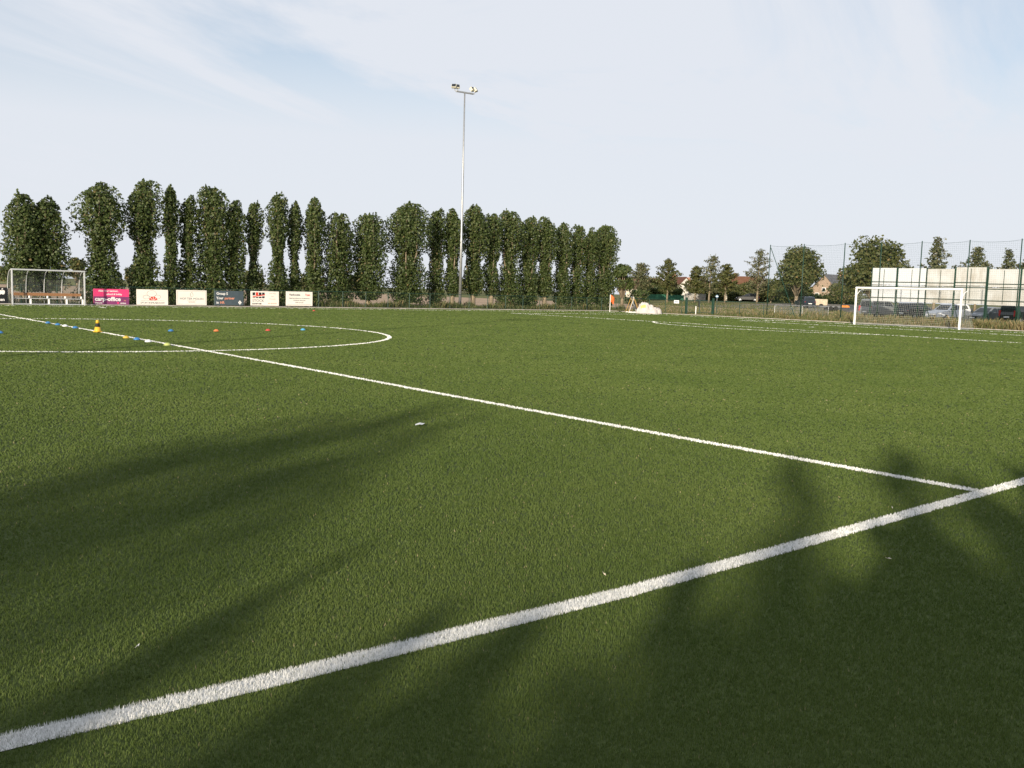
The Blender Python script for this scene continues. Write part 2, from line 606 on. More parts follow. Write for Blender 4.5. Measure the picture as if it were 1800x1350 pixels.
for li, (nm, test, pts, w) in enumerate(LINES):
    k = test(wx, wy) & free
    free &= ~k
    b = MB()
    P = [Vector((p[0], p[1], 0)) for p in pts]
    if nm == 'penalty_spot':
        b.lathe([(0.11, 0.003), (0.10, 0.005)], 16, (39.8, 27.3, 0))
    else:
        V, F = [], []
        for i, p in enumerate(P):
            d = (P[min(i + 1, len(P) - 1)] - P[max(i - 1, 0)]).normalized()
            if nm == 'centre_circle' and i in (0, len(P) - 1):
                d = Vector((0, 1, 0))
            nn = Vector((-d.y, d.x, 0)) * (w / 2 - 0.004)
            z = 0.004 + 0.0004 * li
            V += [(p.x + nn.x, p.y + nn.y, z), (p.x - nn.x, p.y - nn.y, z)]
        for i in range(len(P) - 1):
            F.append((2 * i, 2 * i + 1, 2 * i + 3, 2 * i + 2))
        b.add(V, F)
    o = tag(b.build(nm, M_WHITEBASE), kind='structure')
    if k.sum() > 3:
        me = blade_mesh('white_fibres', wx[k], wy[k], wr[k], M_WHITEBLADE, 0.0165, 1.0, rng.uniform(0, 1, k.sum()), 0.5)
        f = link('white_fibres', me, o)
        f['kind'] = 'stuff'

# kerb round the turf
kb = MB()
kb.add([(XL, Y1 - .035 * 54 + .005, 0), (XR, Y1 + .035 * XR + .005, 0)], [])
kb = MB()
a, b_ = Vector((XL, Y1 - 0.035 * 54, 0)), Vector((XR + 0.35, Y1 + 0.035 * (XR + .35), 0))
kb.add([(a.x, a.y + .005, -.1), (b_.x, b_.y + .005, -.1), (b_.x, b_.y + .45, -.1), (a.x, a.y + .45, -.1), (a.x, a.y + .005, .06), (b_.x, b_.y + .005, .06), (b_.x, b_.y + .45, .06), (a.x, a.y + .45, .06)],
       [(0, 3, 2, 1), (4, 5, 6, 7), (0, 1, 5, 4), (1, 2, 6, 5), (2, 3, 7, 6), (3, 0, 4, 7)])
tag(kb.build('kerb', M_CONC), kind='structure')
kb = MB()
kb.box(XR + 0.005, XR + 0.35, -6, Y1 + 0.035 * XR - 0.01, -0.1, 0.055)
tag(kb.build('kerb', M_CONC), kind='structure')


# ------------------------------------------------------------------ leaves, trees
def leaf_quads(P, size, bias_up=0.0, outward=None, aspect=0.75):
    n = len(P)
    a = rng.normal(size=(n, 3))
    a[:, 2] += bias_up
    a /= np.linalg.norm(a, axis=1)[:, None]
    c = rng.normal(size=(n, 3))
    if outward is not None:
        c = c * 0.8 + np.cross(a, outward) * 1.2
    b = np.cross(a, c)
    if outward is not None:
        b = np.cross(np.cross(a, outward) * 0 + outward + rng.normal(size=(n, 3)) * 0.55, a)
    b /= np.linalg.norm(b, axis=1)[:, None] + 1e-9
    s = size[:, None]
    return np.stack([P - a * s * .5, P - a * s * 0.05 + b * s * .5 * aspect, P + a * s * .5, P - a * s * 0.05 - b * s * .5 * aspect], 1).reshape(-1, 3)


PROF = {
    'waist': [(0.02, .80), (.12, .96), (.25, .86), (.36, .62), (.48, .48), (.57, .50), (.63, .88), (.74, 1.0), (.88, 1.0), (.95, .85), (1, .45)],
    'slim': [(0.02, .75), (.10, .95), (.28, .95), (.42, .78), (.55, .74), (.65, .92), (.80, 1.0), (.92, .85), (1, .35)],
    'round': [(0.08, .45), (.16, .80), (.30, .98), (.5, .95), (.62, 1.0), (.78, .92), (.88, .78), (.95, .55), (1, .25)],
    'mush': [(0.05, .50), (.12, .74), (.28, .82), (.42, .68), (.54, .46), (.60, .80), (.67, 1.0), (.84, 1.0), (.93, .85), (1, .42)],
    'broad': [(0.02, .7), (.12, .90), (.3, .98), (.5, .96), (.7, 1.0), (.86, .92), (.95, .70), (1, .35)],
    'dome': [(0.12, .55), (.22, .88), (.36, 1.0), (.55, 1.0), (.70, .93), (.84, .82), (.95, .65), (1, .40)],
    'bare': [(0.13, .25), (.20, .6), (.32, .80), (.42, .58), (.52, .46), (.60, .86), (.72, 1.0), (.88, .98), (.95, .78), (1, .40)],
    'slimneck': [(0.02, .75), (.10, 1.0), (.22, .96), (.34, .70), (.46, .38), (.55, .58), (.66, .92), (.78, 1.0), (.91, .82), (1, .32)],
}


def poplar(x, y, h, w, prof, seed, label, group='poplars in the row behind the far fence', dens=690, leaf=0.148, name='poplar_tree', trunk_r=None):
    global rng
    keep = rng
    rng = np.random.default_rng(seed)
    t0 = thing(name, (x, y, ground_h(x, y)), 0, label, 'tree', group)
    pr = np.array(PROF[prof])
    w = w * 1.08
    Rr = w / 2
    K_ = max(3, int(round(2.3 * w)))
    ang = rng.uniform(0, 2 * math.pi) + np.arange(K_) * 2.4
    off = Rr * 0.54 * np.sqrt((np.arange(K_) + 0.3) / K_)
    cx, cy = off * np.cos(ang), off * np.sin(ang)
    tops = h * (1 - 0.13 * (off / (Rr * .54)) ** 1.2 * rng.uniform(0.0, 1.2, K_))
    tops[rng.integers(K_)] = h
    rad = Rr * rng.uniform(0.44, 0.62, K_) + 0.03
    N = int(dens * w * h * 1.05)
    k = rng.integers(0, K_, N)
    t = rng.uniform(pr[0, 0], 1, N) ** 0.95
    f = np.interp(t, pr[:, 0], pr[:, 1])
    # uneven lumps along every shoot
    lump = 1 + 0.16 * np.sin(t * h * 3.1 + k * 2.1) + 0.10 * np.sin(t * h * 7.3 + k * 4.7)
    fb = np.interp(np.minimum(t, .84), pr[:, 0], pr[:, 1])
    point = np.clip((1.0 - t) / 0.11, 0, 1) ** 0.7 * 0.75 + 0.25      # every shoot ends in its own point
    rr = rad[k] * fb * point * lump * (0.25 + 0.75 * rng.random(N) ** 0.5)
    a = rng.uniform(0, 2 * math.pi, N)
    nx, ny = np.cos(a), np.sin(a)
    spread = (0.15 + 0.85 * fb) * (1 - 0.12 * np.clip((t - .8) / .2, 0, 1))
    P = np.stack([cx[k] * spread + rr * nx, cy[k] * spread + rr * ny, t * tops[k]], 1)
    # thin the foliage where the profile is narrow, and knock holes
    g = np.sin(P[:, 0] * 2.9 + seed) * np.sin(P[:, 1] * 2.3 + seed * 2) + np.sin(P[:, 2] * 2.7 + seed * 3 + P[:, 0] * 1.7)
    keepm = (rng.random(N) < 0.35 + 0.65 * f) & ~((g > 1.2) & (rng.random(N) < 0.4))
    P = P[keepm]
    # stray twigs past the outline
    ns = max(3, int(2.5 * w))
    for i in range(ns):
        tt = rng.uniform(max(0.2, pr[0, 0]), 0.8)
        ff = np.interp(tt, pr[:, 0], pr[:, 1])
        aa = rng.uniform(0, 6.28)
        s0 = np.array([math.cos(aa), math.sin(aa), 0]) * Rr * ff * 0.8 + np.array([0, 0, tt * h])
        m_ = rng.integers(12, 26)
        d = np.array([math.cos(aa) * .45, math.sin(aa) * .45, 1.0]) * rng.uniform(0.25, 0.55)
        P = np.concatenate([P, s0 + rng.random((m_, 1)) * d + rng.normal(0, 0.07, (m_, 3))])
    for kk in range(K_):     # pointed leaders
        m_ = rng.integers(14, 40)
        q = rng.random((m_, 1))
        P = np.concatenate([P, np.array([cx[kk] * .8, cy[kk] * .8, tops[kk] * 0.97]) + q * np.array([0, 0, rng.uniform(0.15, 0.5)]) + rng.normal(0, 0.08, (m_, 3)) * (1.1 - q)])
    outw = np.stack([P[:, 0], P[:, 1], 0.25 + 0 * P[:, 0]], 1) + rng.normal(size=P.shape) * 0.25 * Rr
    outw /= np.linalg.norm(outw, axis=1)[:, None] + 1e-6
    size = leaf * rng.uniform(0.45, 1.5, len(P))
    tint = np.clip(rng.normal(0.45, 0.24, len(P)) + 0.12 * (P[:, 2] / h - .5), 0, 0.95)
    br_ = rng.random(len(P)) < 0.012
    tint[br_] = 1.0
    me = np_mesh('crown', leaf_quads(P, size, 0.3, outw), 4, tint)
    me.materials.append(M_POPLAR)
    link('crown', me, t0)
    b = MB()
    tr = trunk_r or (0.07 + 0.018 * h)
    b.tube([(0, 0, -0.1), (0.02, 0, 0.4), (0.03, .02, h * .25), (0, .03, h * .5), (0.02, 0, h * .8)], [tr * 1.35, tr, tr * .85, tr * .6, 0.03], 8)
    for kk in range(K_):
        z0 = h * rng.uniform(0.18, 0.5)
        b.tube([(0.02, .01, z0), (cx[kk] * .6, cy[kk] * .6, z0 + h * .12), (cx[kk], cy[kk], z0 + h * .25), (cx[kk] * .8, cy[kk] * .8, tops[kk] * .96)], [tr * .45, tr * .36, tr * .28, 0.012], 5)
    b.build('trunk', M_BARK, t0, True)
    rng = keep
    return t0


# (x, y, height, width, shape, what sets it apart)
POP = [
    (4.5, 59.45, 6.65, 2.75, 'dome', 'bushy poplar behind the left half of the glass dugout'),
    (5.8, 59.5, 6.60, 2.75, 'dome', 'bushy poplar behind the right half of the glass dugout'),
    (9.0, 59.6, 7.85, 3.1, 'waist', 'tall poplar with a round head and narrow waist behind the pink board'),
    (11.85, 59.7, 8.2, 2.75, 'waist', 'tallest left-hand poplar, thick head above the white board with red ball'),
    (13.55, 59.75, 7.95, 1.35, 'slim', 'slim dark poplar touching the thick-headed poplar on its right'),
    (14.8, 59.8, 7.55, 1.3, 'slim', 'slim upright poplar above the framed white board'),
    (16.5, 59.9, 8.2, 2.8, 'broad', 'broad full poplar behind the slate grey board'),
    (18.05, 59.95, 7.5, 1.55, 'broad', 'dark narrow poplar pressed against the broad full one'),
    (19.55, 60.0, 7.45, 1.45, 'slimneck', 'lone slim poplar with a pinched neck standing in a sky gap'),
    (21.3, 60.05, 8.25, 1.9, 'slimneck', 'pointed poplar just right of the lone slim one'),
    (22.75, 60.1, 7.8, 1.5, 'slimneck', 'slender poplar above the rightmost white board'),
    (24.35, 60.15, 8.15, 1.95, 'slim', 'upright poplar just right of the rightmost advertising board'),
    (26.4, 60.25, 7.2, 2.7, 'broad', 'lower bushy poplar leafy down to the fence, left of the first wide sky notch'),
    (29.2, 60.35, 7.3, 3.3, 'round', 'low rounded poplar with a short bare stem beside the mushroom-headed one'),
    (32.75, 60.45, 8.5, 4.3, 'mush', 'wide mushroom-headed poplar left of the floodlight mast'),
    (35.85, 60.55, 8.25, 1.9, 'slim', 'narrow poplar second to the left of the mast'),
    (37.4, 60.6, 8.4, 2.1, 'bare', 'narrow poplar directly behind the mast'),
    (39.8, 60.7, 8.85, 2.7, 'bare', 'poplar with pointed top and bare lower stem just right of the mast'),
    (41.85, 60.75, 8.3, 2.3, 'bare', 'poplar second to the right of the mast'),
    (43.8, 60.85, 8.75, 2.9, 'waist', 'poplar with several pointed leaders, third to the right of the mast'),
    (46.2, 60.9, 8.35, 2.4, 'slim', 'full poplar, left one of the pair before the pointed sky gap'),
    (48.15, 61.0, 8.5, 2.7, 'bare', 'poplar with pale bare stem, right one of the pair before the pointed sky gap'),
    (50.55, 61.05, 8.15, 2.4, 'mush', 'first poplar to the right of the pointed sky gap'),
    (52.4, 61.15, 8.0, 2.0, 'slim', 'second poplar to the right of the pointed sky gap'),
    (54.1, 61.2, 7.95, 2.1, 'mush', 'last but one poplar at the right end of the row'),
    (56.35, 61.3, 8.35, 3.4, 'mush', 'rightmost poplar of the row, above the orange corner flag'),
]
for i, (x, y, h, w, pf, lb) in enumerate(POP):
    poplar(x, y + .15 * math.sin(i * 2.6), h, w * (1.0 if i < 12 else .96), pf, 100 + i, lb)

# the row on the near side, behind the camera: its shade lies over the foreground turf
NEAR = [(-39.4, -18.2, 11.1, 4.6, 'mush', 'tallest poplar of the back row on the near side'), (-44.0, -18.0, 10.3, 3.6, 'broad', 'broad poplar at the far end of the near-side back row'),
        (-30.4, -18.0, 8.85, 1.0, 'slim', 'slim poplar left of its twin in the near-side back row'), (-29.3, -18.3, 8.95, 1.0, 'slim', 'slim poplar right of its twin in the near-side back row'),
        (-28.0, -18.1, 8.35, 1.3, 'broad', 'lower poplar beside the slim twins in the near-side back row'), (-26.3, -18.0, 8.2, 1.6, 'broad', 'low poplar in the middle of the near-side back row'),
        (-24.0, -18.2, 9.3, 1.9, 'broad', 'taller broad poplar right of the middle of the near-side back row'), (-22.0, -18.0, 9.0, 2.0, 'broad', 'second broad poplar from the right end of the near-side back row'),
        (-20.0, -18.1, 8.8, 2.0, 'broad', 'rightmost broad poplar of the near-side back row'),
        (-21.2, -9.0, 4.42, 0.85, 'slim', 'young poplar at the left end of the near-side front row'), (-19.95, -9.2, 4.12, 0.6, 'slim', 'thin young poplar, second from the left in the near-side front row'),
        (-18.8, -9.0, 4.03, 0.65, 'slim', 'thin young poplar, third from the left in the near-side front row'), (-17.6, -9.2, 3.9, 0.9, 'slim', 'young poplar, fourth from the left in the near-side front row')]
for i, x in enumerate(np.arange(-16.3, -6.5, 1.25)):
    NEAR.append((float(x), -9.1 + .2 * (i % 2), 3.78 + .12 * math.sin(i * 2.3), 1.8, 'broad', 'low bushy poplar number %s from the mast side in the near-side front row' % ['five', 'six', 'seven', 'eight', 'nine', 'ten', 'eleven', 'twelve', 'thirteen'][i]))
for i, (x, y, h, w, pf, lb) in enumerate(NEAR):
    poplar(x, y, h, w, pf, 300 + i, lb, 'trees along the near side of the pitch', dens=(95 if y < -15 and x < -26 else 250), leaf=0.20)


def blob_tree(name, x, y, ztop, w, style, seed, label, group, stem=1.6, leaf=0.34, m=None, N=4200, lean=0.0):
    global rng
    keep = rng
    rng = np.random.default_rng(seed)
    z0 = float(ground_h(x, y))
    h = ztop - z0
    t0 = thing(name, (x, y, z0), 0, label, 'tree', group)
    pts = []
    b = MB()
    tr = 0.03 * h if style == 'round' else 0.014 * h + 0.03
    b.tube([(0, 0, -0.1), (0.05, 0, stem), (0.1 * lean, 0, h * .55), (lean * .6, 0, h * .85)], [tr * 1.3, tr, tr * .6, .02], 7)
    if style == 'round':
        nb = 26
        for i in range(nb):
            a = rng.uniform(0, 6.28)
            el = rng.uniform(-0.75, 1.0)
            cr = math.sqrt(max(0, 1 - el * el)) * rng.uniform(.45, 1.0)
            c = np.array([math.cos(a) * cr * w * .36, math.sin(a) * cr * w * .36, stem + (h - stem) * (.5 + .36 * el)])
            s = w * rng.uniform(.12, .21)
            n = N // nb
            d = rng.normal(size=(n, 3))
            d /= np.linalg.norm(d, axis=1)[:, None]
            pts.append(c + d * (s * rng.random((n, 1)) ** .45) * np.array([1, 1, .85]))
            b.tube([(0.03, 0, stem * .8), tuple(c * np.array([.5, .5, .8])), tuple(c)], [tr * .5, tr * .3, .03], 5)
    else:                       # open young tree: whorls of separate upswept branches
        nb = 46 if style == 'open' else 60
        for i in range(nb):
            q = (i + rng.random()) / nb
            zb = stem + (h - stem) * q * 0.93
            rad_ = w * .56 * (1 - q) ** (.6 if style == 'open' else .85) * rng.uniform(.75, 1.55) * min(1, .5 + q * 3)
            a = i * 2.4 + rng.uniform(-.4, .4)
            tip = np.array([math.cos(a) * rad_ + lean * q, math.sin(a) * rad_, zb + rad_ * rng.uniform(.25, .6)])
            st = np.array([lean * .5 * q, 0, zb])
            n = int(N / nb * (0.35 + rad_ / w * 2))
            s = rng.random((n, 1)) ** .7
            pts.append(st + (tip - st) * s + rng.normal(0, .07 * w, (n, 3)) * (1.15 - .6 * s) * np.array([1, 1, .6]))
            b.tube([tuple(st), tuple((st + tip) / 2 + np.array([0, 0, -.05])), tuple(tip)], [.035, .025, .01], 4)
    P = np.concatenate(pts)
    outw = P - np.array([0, 0, h * .55])
    outw = outw / (np.linalg.norm(outw, axis=1)[:, None] + 1e-6)
    tint = np.clip(rng.normal(.45, .22, len(P)), 0, 1)
    me = np_mesh('crown', leaf_quads(P, leaf * rng.uniform(.6, 1.3, len(P)), .1, outw), 4, tint)
    me.materials.append(m or M_OAK)
    link('crown', me, t0)
    b.build('trunk', M_BARK, t0, True)
    rng = keep
    return t0


G1 = 'trees beyond the brown field'
blob_tree('oak_tree', 116.9, 79.9, 9.5, 10.2, 'round', 1, 'rounded rust-tinged tree behind the first net posts', G1, leaf=.38, N=8200)
blob_tree('oak_tree', 100.9, 58.2, 9.5, 10.8, 'round', 2, 'largest rounded tree behind the left end of the white panels', G1, leaf=.36, N=9400)
blob_tree('oak_tree', 86.4, 87.9, 6.6, 4.4, 'round', 3, 'dark round-crowned tree next to the last poplar', G1, leaf=.28, N=4200, m=M_POPLAR, stem=1.0)
for i, (u, x, y, zt, w, ln, lb) in enumerate([
        (1, 109.3, 105.5, 7.2, 4.6, -.4, 'loose young tree left of the windswept dark one'),
        (2, 112.3, 102.3, 8.1, 4.2, -.2, 'dark young tree with side-swept crown beyond the gate'),
        (3, 115.3, 98.7, 7.0, 3.3, .1, 'small young tree between the red roofs'),
        (4, 116.8, 96.9, 9.0, 4.2, .9, 'tall thin young tree with feathery leaning top'),
        (5, 118.4, 94.8, 7.4, 3.6, .2, 'compact young tree just right of the feathery-topped one'),
        (6, 121.6, 90.6, 10.2, 4.6, .5, 'pale wispy young tree beside the first tall net post')]):
    blob_tree('young_tree', x, y, zt, w, 'open', 20 + i, lb, 'staked young trees beyond the field', stem=1.5, leaf=.27, m=M_GREYLEAF if u in (1, 4, 6) else M_OAK, N=2400 if u in (4, 6) else 3400, lean=ln)
blob_tree('young_tree', 117.7, 58.5, 11.2, 4.6, 'cone', 31, 'tall conical tree rising above the second white panel', G1, stem=1.5, leaf=.30, m=M_GREYLEAF, N=3600)
blob_tree('young_tree', 119.9, 53.9, 9.8, 5.2, 'cone', 32, 'spreading conical tree above the fourth white panel', G1, stem=1.5, leaf=.30, m=M_GREYLEAF, N=3600, lean=-.3)
blob_tree('young_tree', 121.3, 50.6, 9.5, 3.6, 'cone', 33, 'narrow conical tree above the fifth white panel', G1, stem=1.5, leaf=.30, m=M_GREYLEAF, N=2600)
blob_tree('young_tree', 122.2, 48.4, 8.3, 4.4, 'round', 34, 'low bushy tree above the right end of the white panels', G1, stem=1.5, leaf=.34, m=M_GREYLEAF, N=2600)
blob_tree('young_tree', 119.0, 56.0, 7.0, 4.4, 'round', 35, 'low bushy tree between the two conical trees', G1, stem=1.5, leaf=.34, m=M_GREYLEAF, N=2600)
for i, (x, y, zt, w, lb) in enumerate([(28.5, 193.5, 4.0, 6.5, 'far olive tree at the left edge behind the dugout'), (39.8, 190.9, 6.2, 4.6, 'far olive tree seen between dugout and pink board'),
                                       (49.8, 188.2, 4.6, 5.0, 'far tree low in the gap left of the white board with red ball'), (72, 182, 4.2, 7.5, 'far tree low in the gap right of the slate grey board'),
                                       (90.4, 190.8, 3.6, 9, 'far tree low behind the first wide sky notch'), (104, 196, 3.9, 10, 'far tree low behind the floodlight mast'), (121, 171.9, 4.0, 10, 'far tree low behind the poplars right of the mast'),
                                       (97, 118, 4.4, 5.5, 'far bush between the rightmost poplar and the dark round tree')]):
    blob_tree('far_tree', x, y, zt, w, 'round', 50 + i, lb, 'far trees along the horizon', stem=.6, leaf=.5, N=1700)


for i, (x, y, zt, w, lb) in enumerate([
        (131.5, 122.8, 4.6, 5.6, 'bushy garden tree left of the brown-roofed house'), (134.3, 120.1, 4.3, 5.0, 'bushy garden tree in front of the brown-roofed house'),
        (137.4, 116.9, 4.6, 5.4, 'bushy garden tree between the red roofs'), (139.7, 114.4, 4.2, 5.0, 'bushy garden tree right of the red roofs'),
        (144.2, 108.9, 4.6, 5.0, 'bushy garden tree left of the orange roof'), (147.8, 104.3, 5.7, 6.0, 'bushy garden tree hiding the right end of the orange roof'),
        (150.0, 101.4, 4.8, 5.6, 'bushy garden tree left of the rust-tinged tree'), (154.4, 95.2, 5.0, 5.6, 'bushy garden tree in front of the slate-roofed house')]):
    blob_tree('garden_tree', x, y, zt, w, 'round', 90 + i, lb, 'garden trees among the far houses', stem=.5, leaf=.36, N=1700, m=M_GREYLEAF if i % 3 else M_POPLAR)


def hedge(name, x, y, L, ztop, th, rz, label, m=M_POPLAR, seed=1, leaf=.22, top=.08, base=None, n_per=300):
    z0 = float(ground_h(x, y)) if base is None else base
    h = ztop - z0
    t0 = thing(name, (x, y, z0), rz, label, 'hedge', 'hedges round the gardens')
    q = np.random.default_rng(seed)
    N = int(n_per * L * h)
    P = np.stack([q.uniform(-L / 2, L / 2, N), (q.random(N) ** .6) * np.sign(q.normal(size=N)) * th / 2, q.random(N) ** .8 * h * (1 + top * np.sin(np.arange(N)))], 1)
    me = np_mesh('foliage', leaf_quads(P, leaf * q.uniform(.6, 1.3, N)), 4, np.clip(q.normal(.4, .2, N), 0, 1))
    me.materials.append(m)
    link('foliage', me, t0)
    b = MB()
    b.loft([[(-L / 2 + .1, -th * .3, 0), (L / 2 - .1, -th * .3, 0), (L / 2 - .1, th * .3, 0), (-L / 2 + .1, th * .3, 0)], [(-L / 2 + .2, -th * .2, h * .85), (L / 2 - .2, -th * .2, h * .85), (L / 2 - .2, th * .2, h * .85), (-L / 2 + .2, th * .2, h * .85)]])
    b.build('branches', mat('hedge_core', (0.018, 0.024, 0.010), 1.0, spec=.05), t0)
    return t0


DV = math.atan2(-0.62, 0.78)     # direction of things that face the camera across the field
hedge('hedge', -15.1, -9.6, 15.8, 3.6, 1.6, 0, 'leafy hedge under the young poplars on the near side', seed=9, leaf=.14, base=-.05, n_per=420)
hedge('hedge', 123.0, 113.0, 7.5, 2.9, 1.2, DV, 'dark hedge behind the green screen left of the gate', seed=2)
hedge('hedge', 129.2, 105.5, 3.6, 2.75, 1.2, DV, 'clipped light green hedge right of the grey fence', M_OAK, seed=3)
hedge('hedge', 132.9, 101.0, 7.4, 2.6, 1.2, DV, 'rust-brown hedge in front of the orange-roofed house', M_OAK, seed=4)
hedge('hedge', 136.5, 95.5, 6.0, 3.4, 1.8, DV, 'tall dark hedge behind the pale wispy tree', seed=5)
hedge('hedge', 142.5, 86.5, 16.0, 2.6, 1.2, DV, 'long low dark hedge behind the trailer', seed=6, n_per=200)
for i, (x, y, w, h) in enumerate([(66.5, 66.2, 3.2, 2.4), (121.5, 115.5, 4.0, 3.2), (146, 104, 6.0, 4.0), (150.5, 101, 5.0, 3.6), (138, 108, 4.0, 3.5), (131.5, 119.0, 6.0, 3.4), (136.0, 114.0, 5.0, 3.0), (150.5, 116.0, 5.5, 3.8), (143.0, 108.5, 5.5, 3.6), (126, 91, 6.5, 4.2), (122, 84, 6, 3.0), (134, 82, 8, 4.0)]):
    blob_tree('bush', x, y, h + float(ground_h(x, y)), w, 'round', 70 + i, ['low bush behind the tipped training goal', 'bush behind the hedge left of the gate', 'garden shrub left of the grey-roofed house', 'garden shrub below the grey roof', 'garden shrub left of the orange-roofed house', 'garden shrub below the cream house with brown roof', 'garden shrub below the white-gabled house', 'garden shrub right of the brick-gabled house with red roof', 'garden shrub below the orange roof', 'shrub at the foot of the pale wispy tree', 'low shrub at the foot of the rust-tinged tree', 'wide shrub between the rust-tinged tree and the largest rounded tree'][i], 'bushes beyond the field', stem=.3, leaf=.2 if i == 0 else .34, N=1500, m=M_POPLAR if i < 2 else M_OAK)


# ------------------------------------------------------------------ weeds
def weeds(name, n, fx, fy, hmin, hmax, tmean, tsd, seed, label, wid=.05):
    q = np.random.default_rng(seed)
    x, y = fx(q, n), None
    y = fy(q, x)
    cl = .5 + .5 * np.sin(x * 1.9 + 1.3 * np.sin(y * 1.1)) * np.sin(y * 1.5 + x * .7)
    h = (hmin + (hmax - hmin) * cl * q.random(n) ** .8)
    a = q.uniform(0, 6.28, n)
    s = np.stack([np.cos(a), np.sin(a), 0 * a], 1) * (wid * q.uniform(.5, 1.3, n))[:, None] / 2
    la = q.uniform(0, 6.28, n)
    ln = np.stack([np.cos(la), np.sin(la), 0 * la], 1) * (h * q.uniform(.05, .5, n))[:, None]
    B = np.stack([x, y, ground_h(x, y)], 1)
    up_ = np.zeros((n, 3))
    up_[:, 2] = h
    V = np.stack([B - s * .6, B + s * .6, B + ln * .5 + up_ * .7 + s, B + ln + up_], 1)
    tint = np.clip(q.normal(tmean, tsd, n) + .2 * (cl - .5), 0, 1)
    me = np_mesh(name, V.reshape(-1, 3), 4, tint)
    me.materials.append(M_WEED)
    return tag(link(name, me), label, 'grass', kind='stuff')


def far_strip(d0, d1):
    return lambda q, x: 56.5 + .035 * x + q.uniform(d0, d1, len(x))


weeds('verge_weeds', 18000, lambda q, n: q.uniform(22, 57, n), far_strip(.2, 2.6), .08, .85, .33, .2, 1, 'green weeds and grass growing along the far fence')
weeds('verge_weeds', 5000, lambda q, n: q.uniform(-6, 22, n), far_strip(.8, 3.4), .1, .9, .28, .16, 2, 'weeds behind the row of advertising boards')
weeds('dry_grass', 20000, lambda q, n: XR + .45 + 3.2 * q.random(n) ** 1.2, lambda q, x: q.uniform(8, 33, len(x)), .10, .80, .50, .2, 3, 'dry straw-coloured grass behind the goal line kerb')
weeds('verge_weeds', 15000, lambda q, n: XR + .45 + 3.2 * q.random(n) ** 1.2, lambda q, x: q.uniform(33, 47, len(x)), .06, .5, .40, .2, 8, 'patchy green and straw grass along the low fence right of the gate')
weeds('dry_grass', 15000, lambda q, n: q.uniform(57.2, 69, n), lambda q, x: q.uniform(12, 47, len(x)), .15, .85, .50, .2, 4, 'tall dry grass around the net posts and panels')
weeds('field_grass', 12000, lambda q, n: q.uniform(60, 112, n), lambda q, x: q.uniform(60, 100, len(x)) * 0 + (x - 60) * .78 + q.uniform(30, 62, len(x)), .05, .34, .36, .2, 5, 'rough grass on the open field beyond the gate', wid=.12)
weeds('field_grass', 9000, lambda q, n: q.uniform(54.5, 62, n), lambda q, x: q.uniform(44, 60.5, len(x)), .05, .35, .45, .2, 6, 'short grass around the gate', wid=.06)


# ------------------------------------------------------------------ far fence
def fence_run(name, a, b, n, h, label, m=M_GREEN, mesh_h=None, sp=.1):
    a, b = Vector((*a, 0)), Vector((*b, 0))
    L = (b - a).length
    ang = math.atan2(b.y - a.y, b.x - a.x)
    t0 = thing(name, (a.x, a.y, float(ground_h(a.x, a.y))), ang, label, 'fence')
    pb = MB().tube([(0, 0, -.1), (0, 0, h + .03)], .03, 8)
    me = raw_mesh('post', pb.V, pb.F)
    me.materials.append(m)
    for i in range(n + 1):
        link('post', me, t0, (L * i / n, 0, 0))
    for z in (h, .08):
        MB().tube([(0, 0, z), (L, 0, z)], .021 if z == h else .012, 6).build('rail', m, t0)
    w = MB()
    k = int(L / sp)
    for i in range(k + 1):
        x = L * i / k
        w.tube([(x, -.012, .06), (x, -.012, h)], .0028, 3, False)
    for j in range(1, int(h / .2)):
        w.tube([(0, -.018, j * .2), (L, -.018, j * .2)], .0027, 3, False)
    o = w.build('wire_mesh', m, t0)
    o['kind'] = 'stuff'
    return t0


ff = lambda x: (x, 56.75 + .035 * x)
fence_run('mesh_fence', ff(-6), ff(23.4), 15, 1.22, 'dark green wire fence behind the row of advertising boards')
fence_run('mesh_fence', ff(23.45), ff(55.4), 16, 1.26, 'dark green wire fence in front of the poplars, running past the mast')
fence_run('mesh_fence', (55.6, 58.5), (55.9, 50.95), 4, 1.3, 'green wire fence between the pitch corner and the gate')
fence_run('mesh_fence', (55.95, 47.1), (56.0, 42.3), 2, 1.3, 'green wire fence between the gate and the first tall net post')

# gate
g = thing('double_gate', (55.92, 50.45, -.05), math.atan2(-2.95, .03), 'green double gate with thick posts in the corner fence', 'gate')
for x in (0, 2.95):
    MB().bbox(x - .09, x + .09, -.09, .09, 0, 1.55, .015).build('gate_post', M_GREEN, g)
for k, x0 in enumerate((.13, 1.5)):
    lf = MB()
    x1 = x0 + 1.32
    for z in (.25, 1.3):
        lf.tube([(x0, 0, z), (x1, 0, z)], .026, 6)
    for x in (x0, x1):
        lf.tube([(x, 0, .22), (x, 0, 1.33)], .026, 6)
    o = lf.build('gate_leaf', M_GREEN, g)
    w = MB()
    for i in range(1, 13):
        w.tube([(x0 + 1.32 * i / 13, 0, .25), (x0 + 1.32 * i / 13, 0, 1.3)], .004, 4, False)
    w.build('bars', M_GREEN, o)
MB().bbox(1.40, 1.50, -.10, -.03, .75, 1.25, .01).build('lock_box', M_BLACK, g)
sp = thing('white_stake', (55.55, 49.05, -.05), 0, 'short white marker post in front of the gate', 'post')
MB().tube([(0, 0, 0), (0, 0, .72)], .04, 8).build('stake', M_WHITEPAINT, sp)
MB().bbox(-.045, .045, -.045, .045, .72, .78, .01).build('stake_cap', M_WHITEPAINT, sp)
sg = thing('notice_plate', (55.78, 51.5, .93), R(-88), 'small white notice plate fixed to the fence left of the gate', 'sign')
MB().bbox(-.28, .28, -.012, .012, 0, .28, .006).build('plate', M_WHITEPAINT, sg)
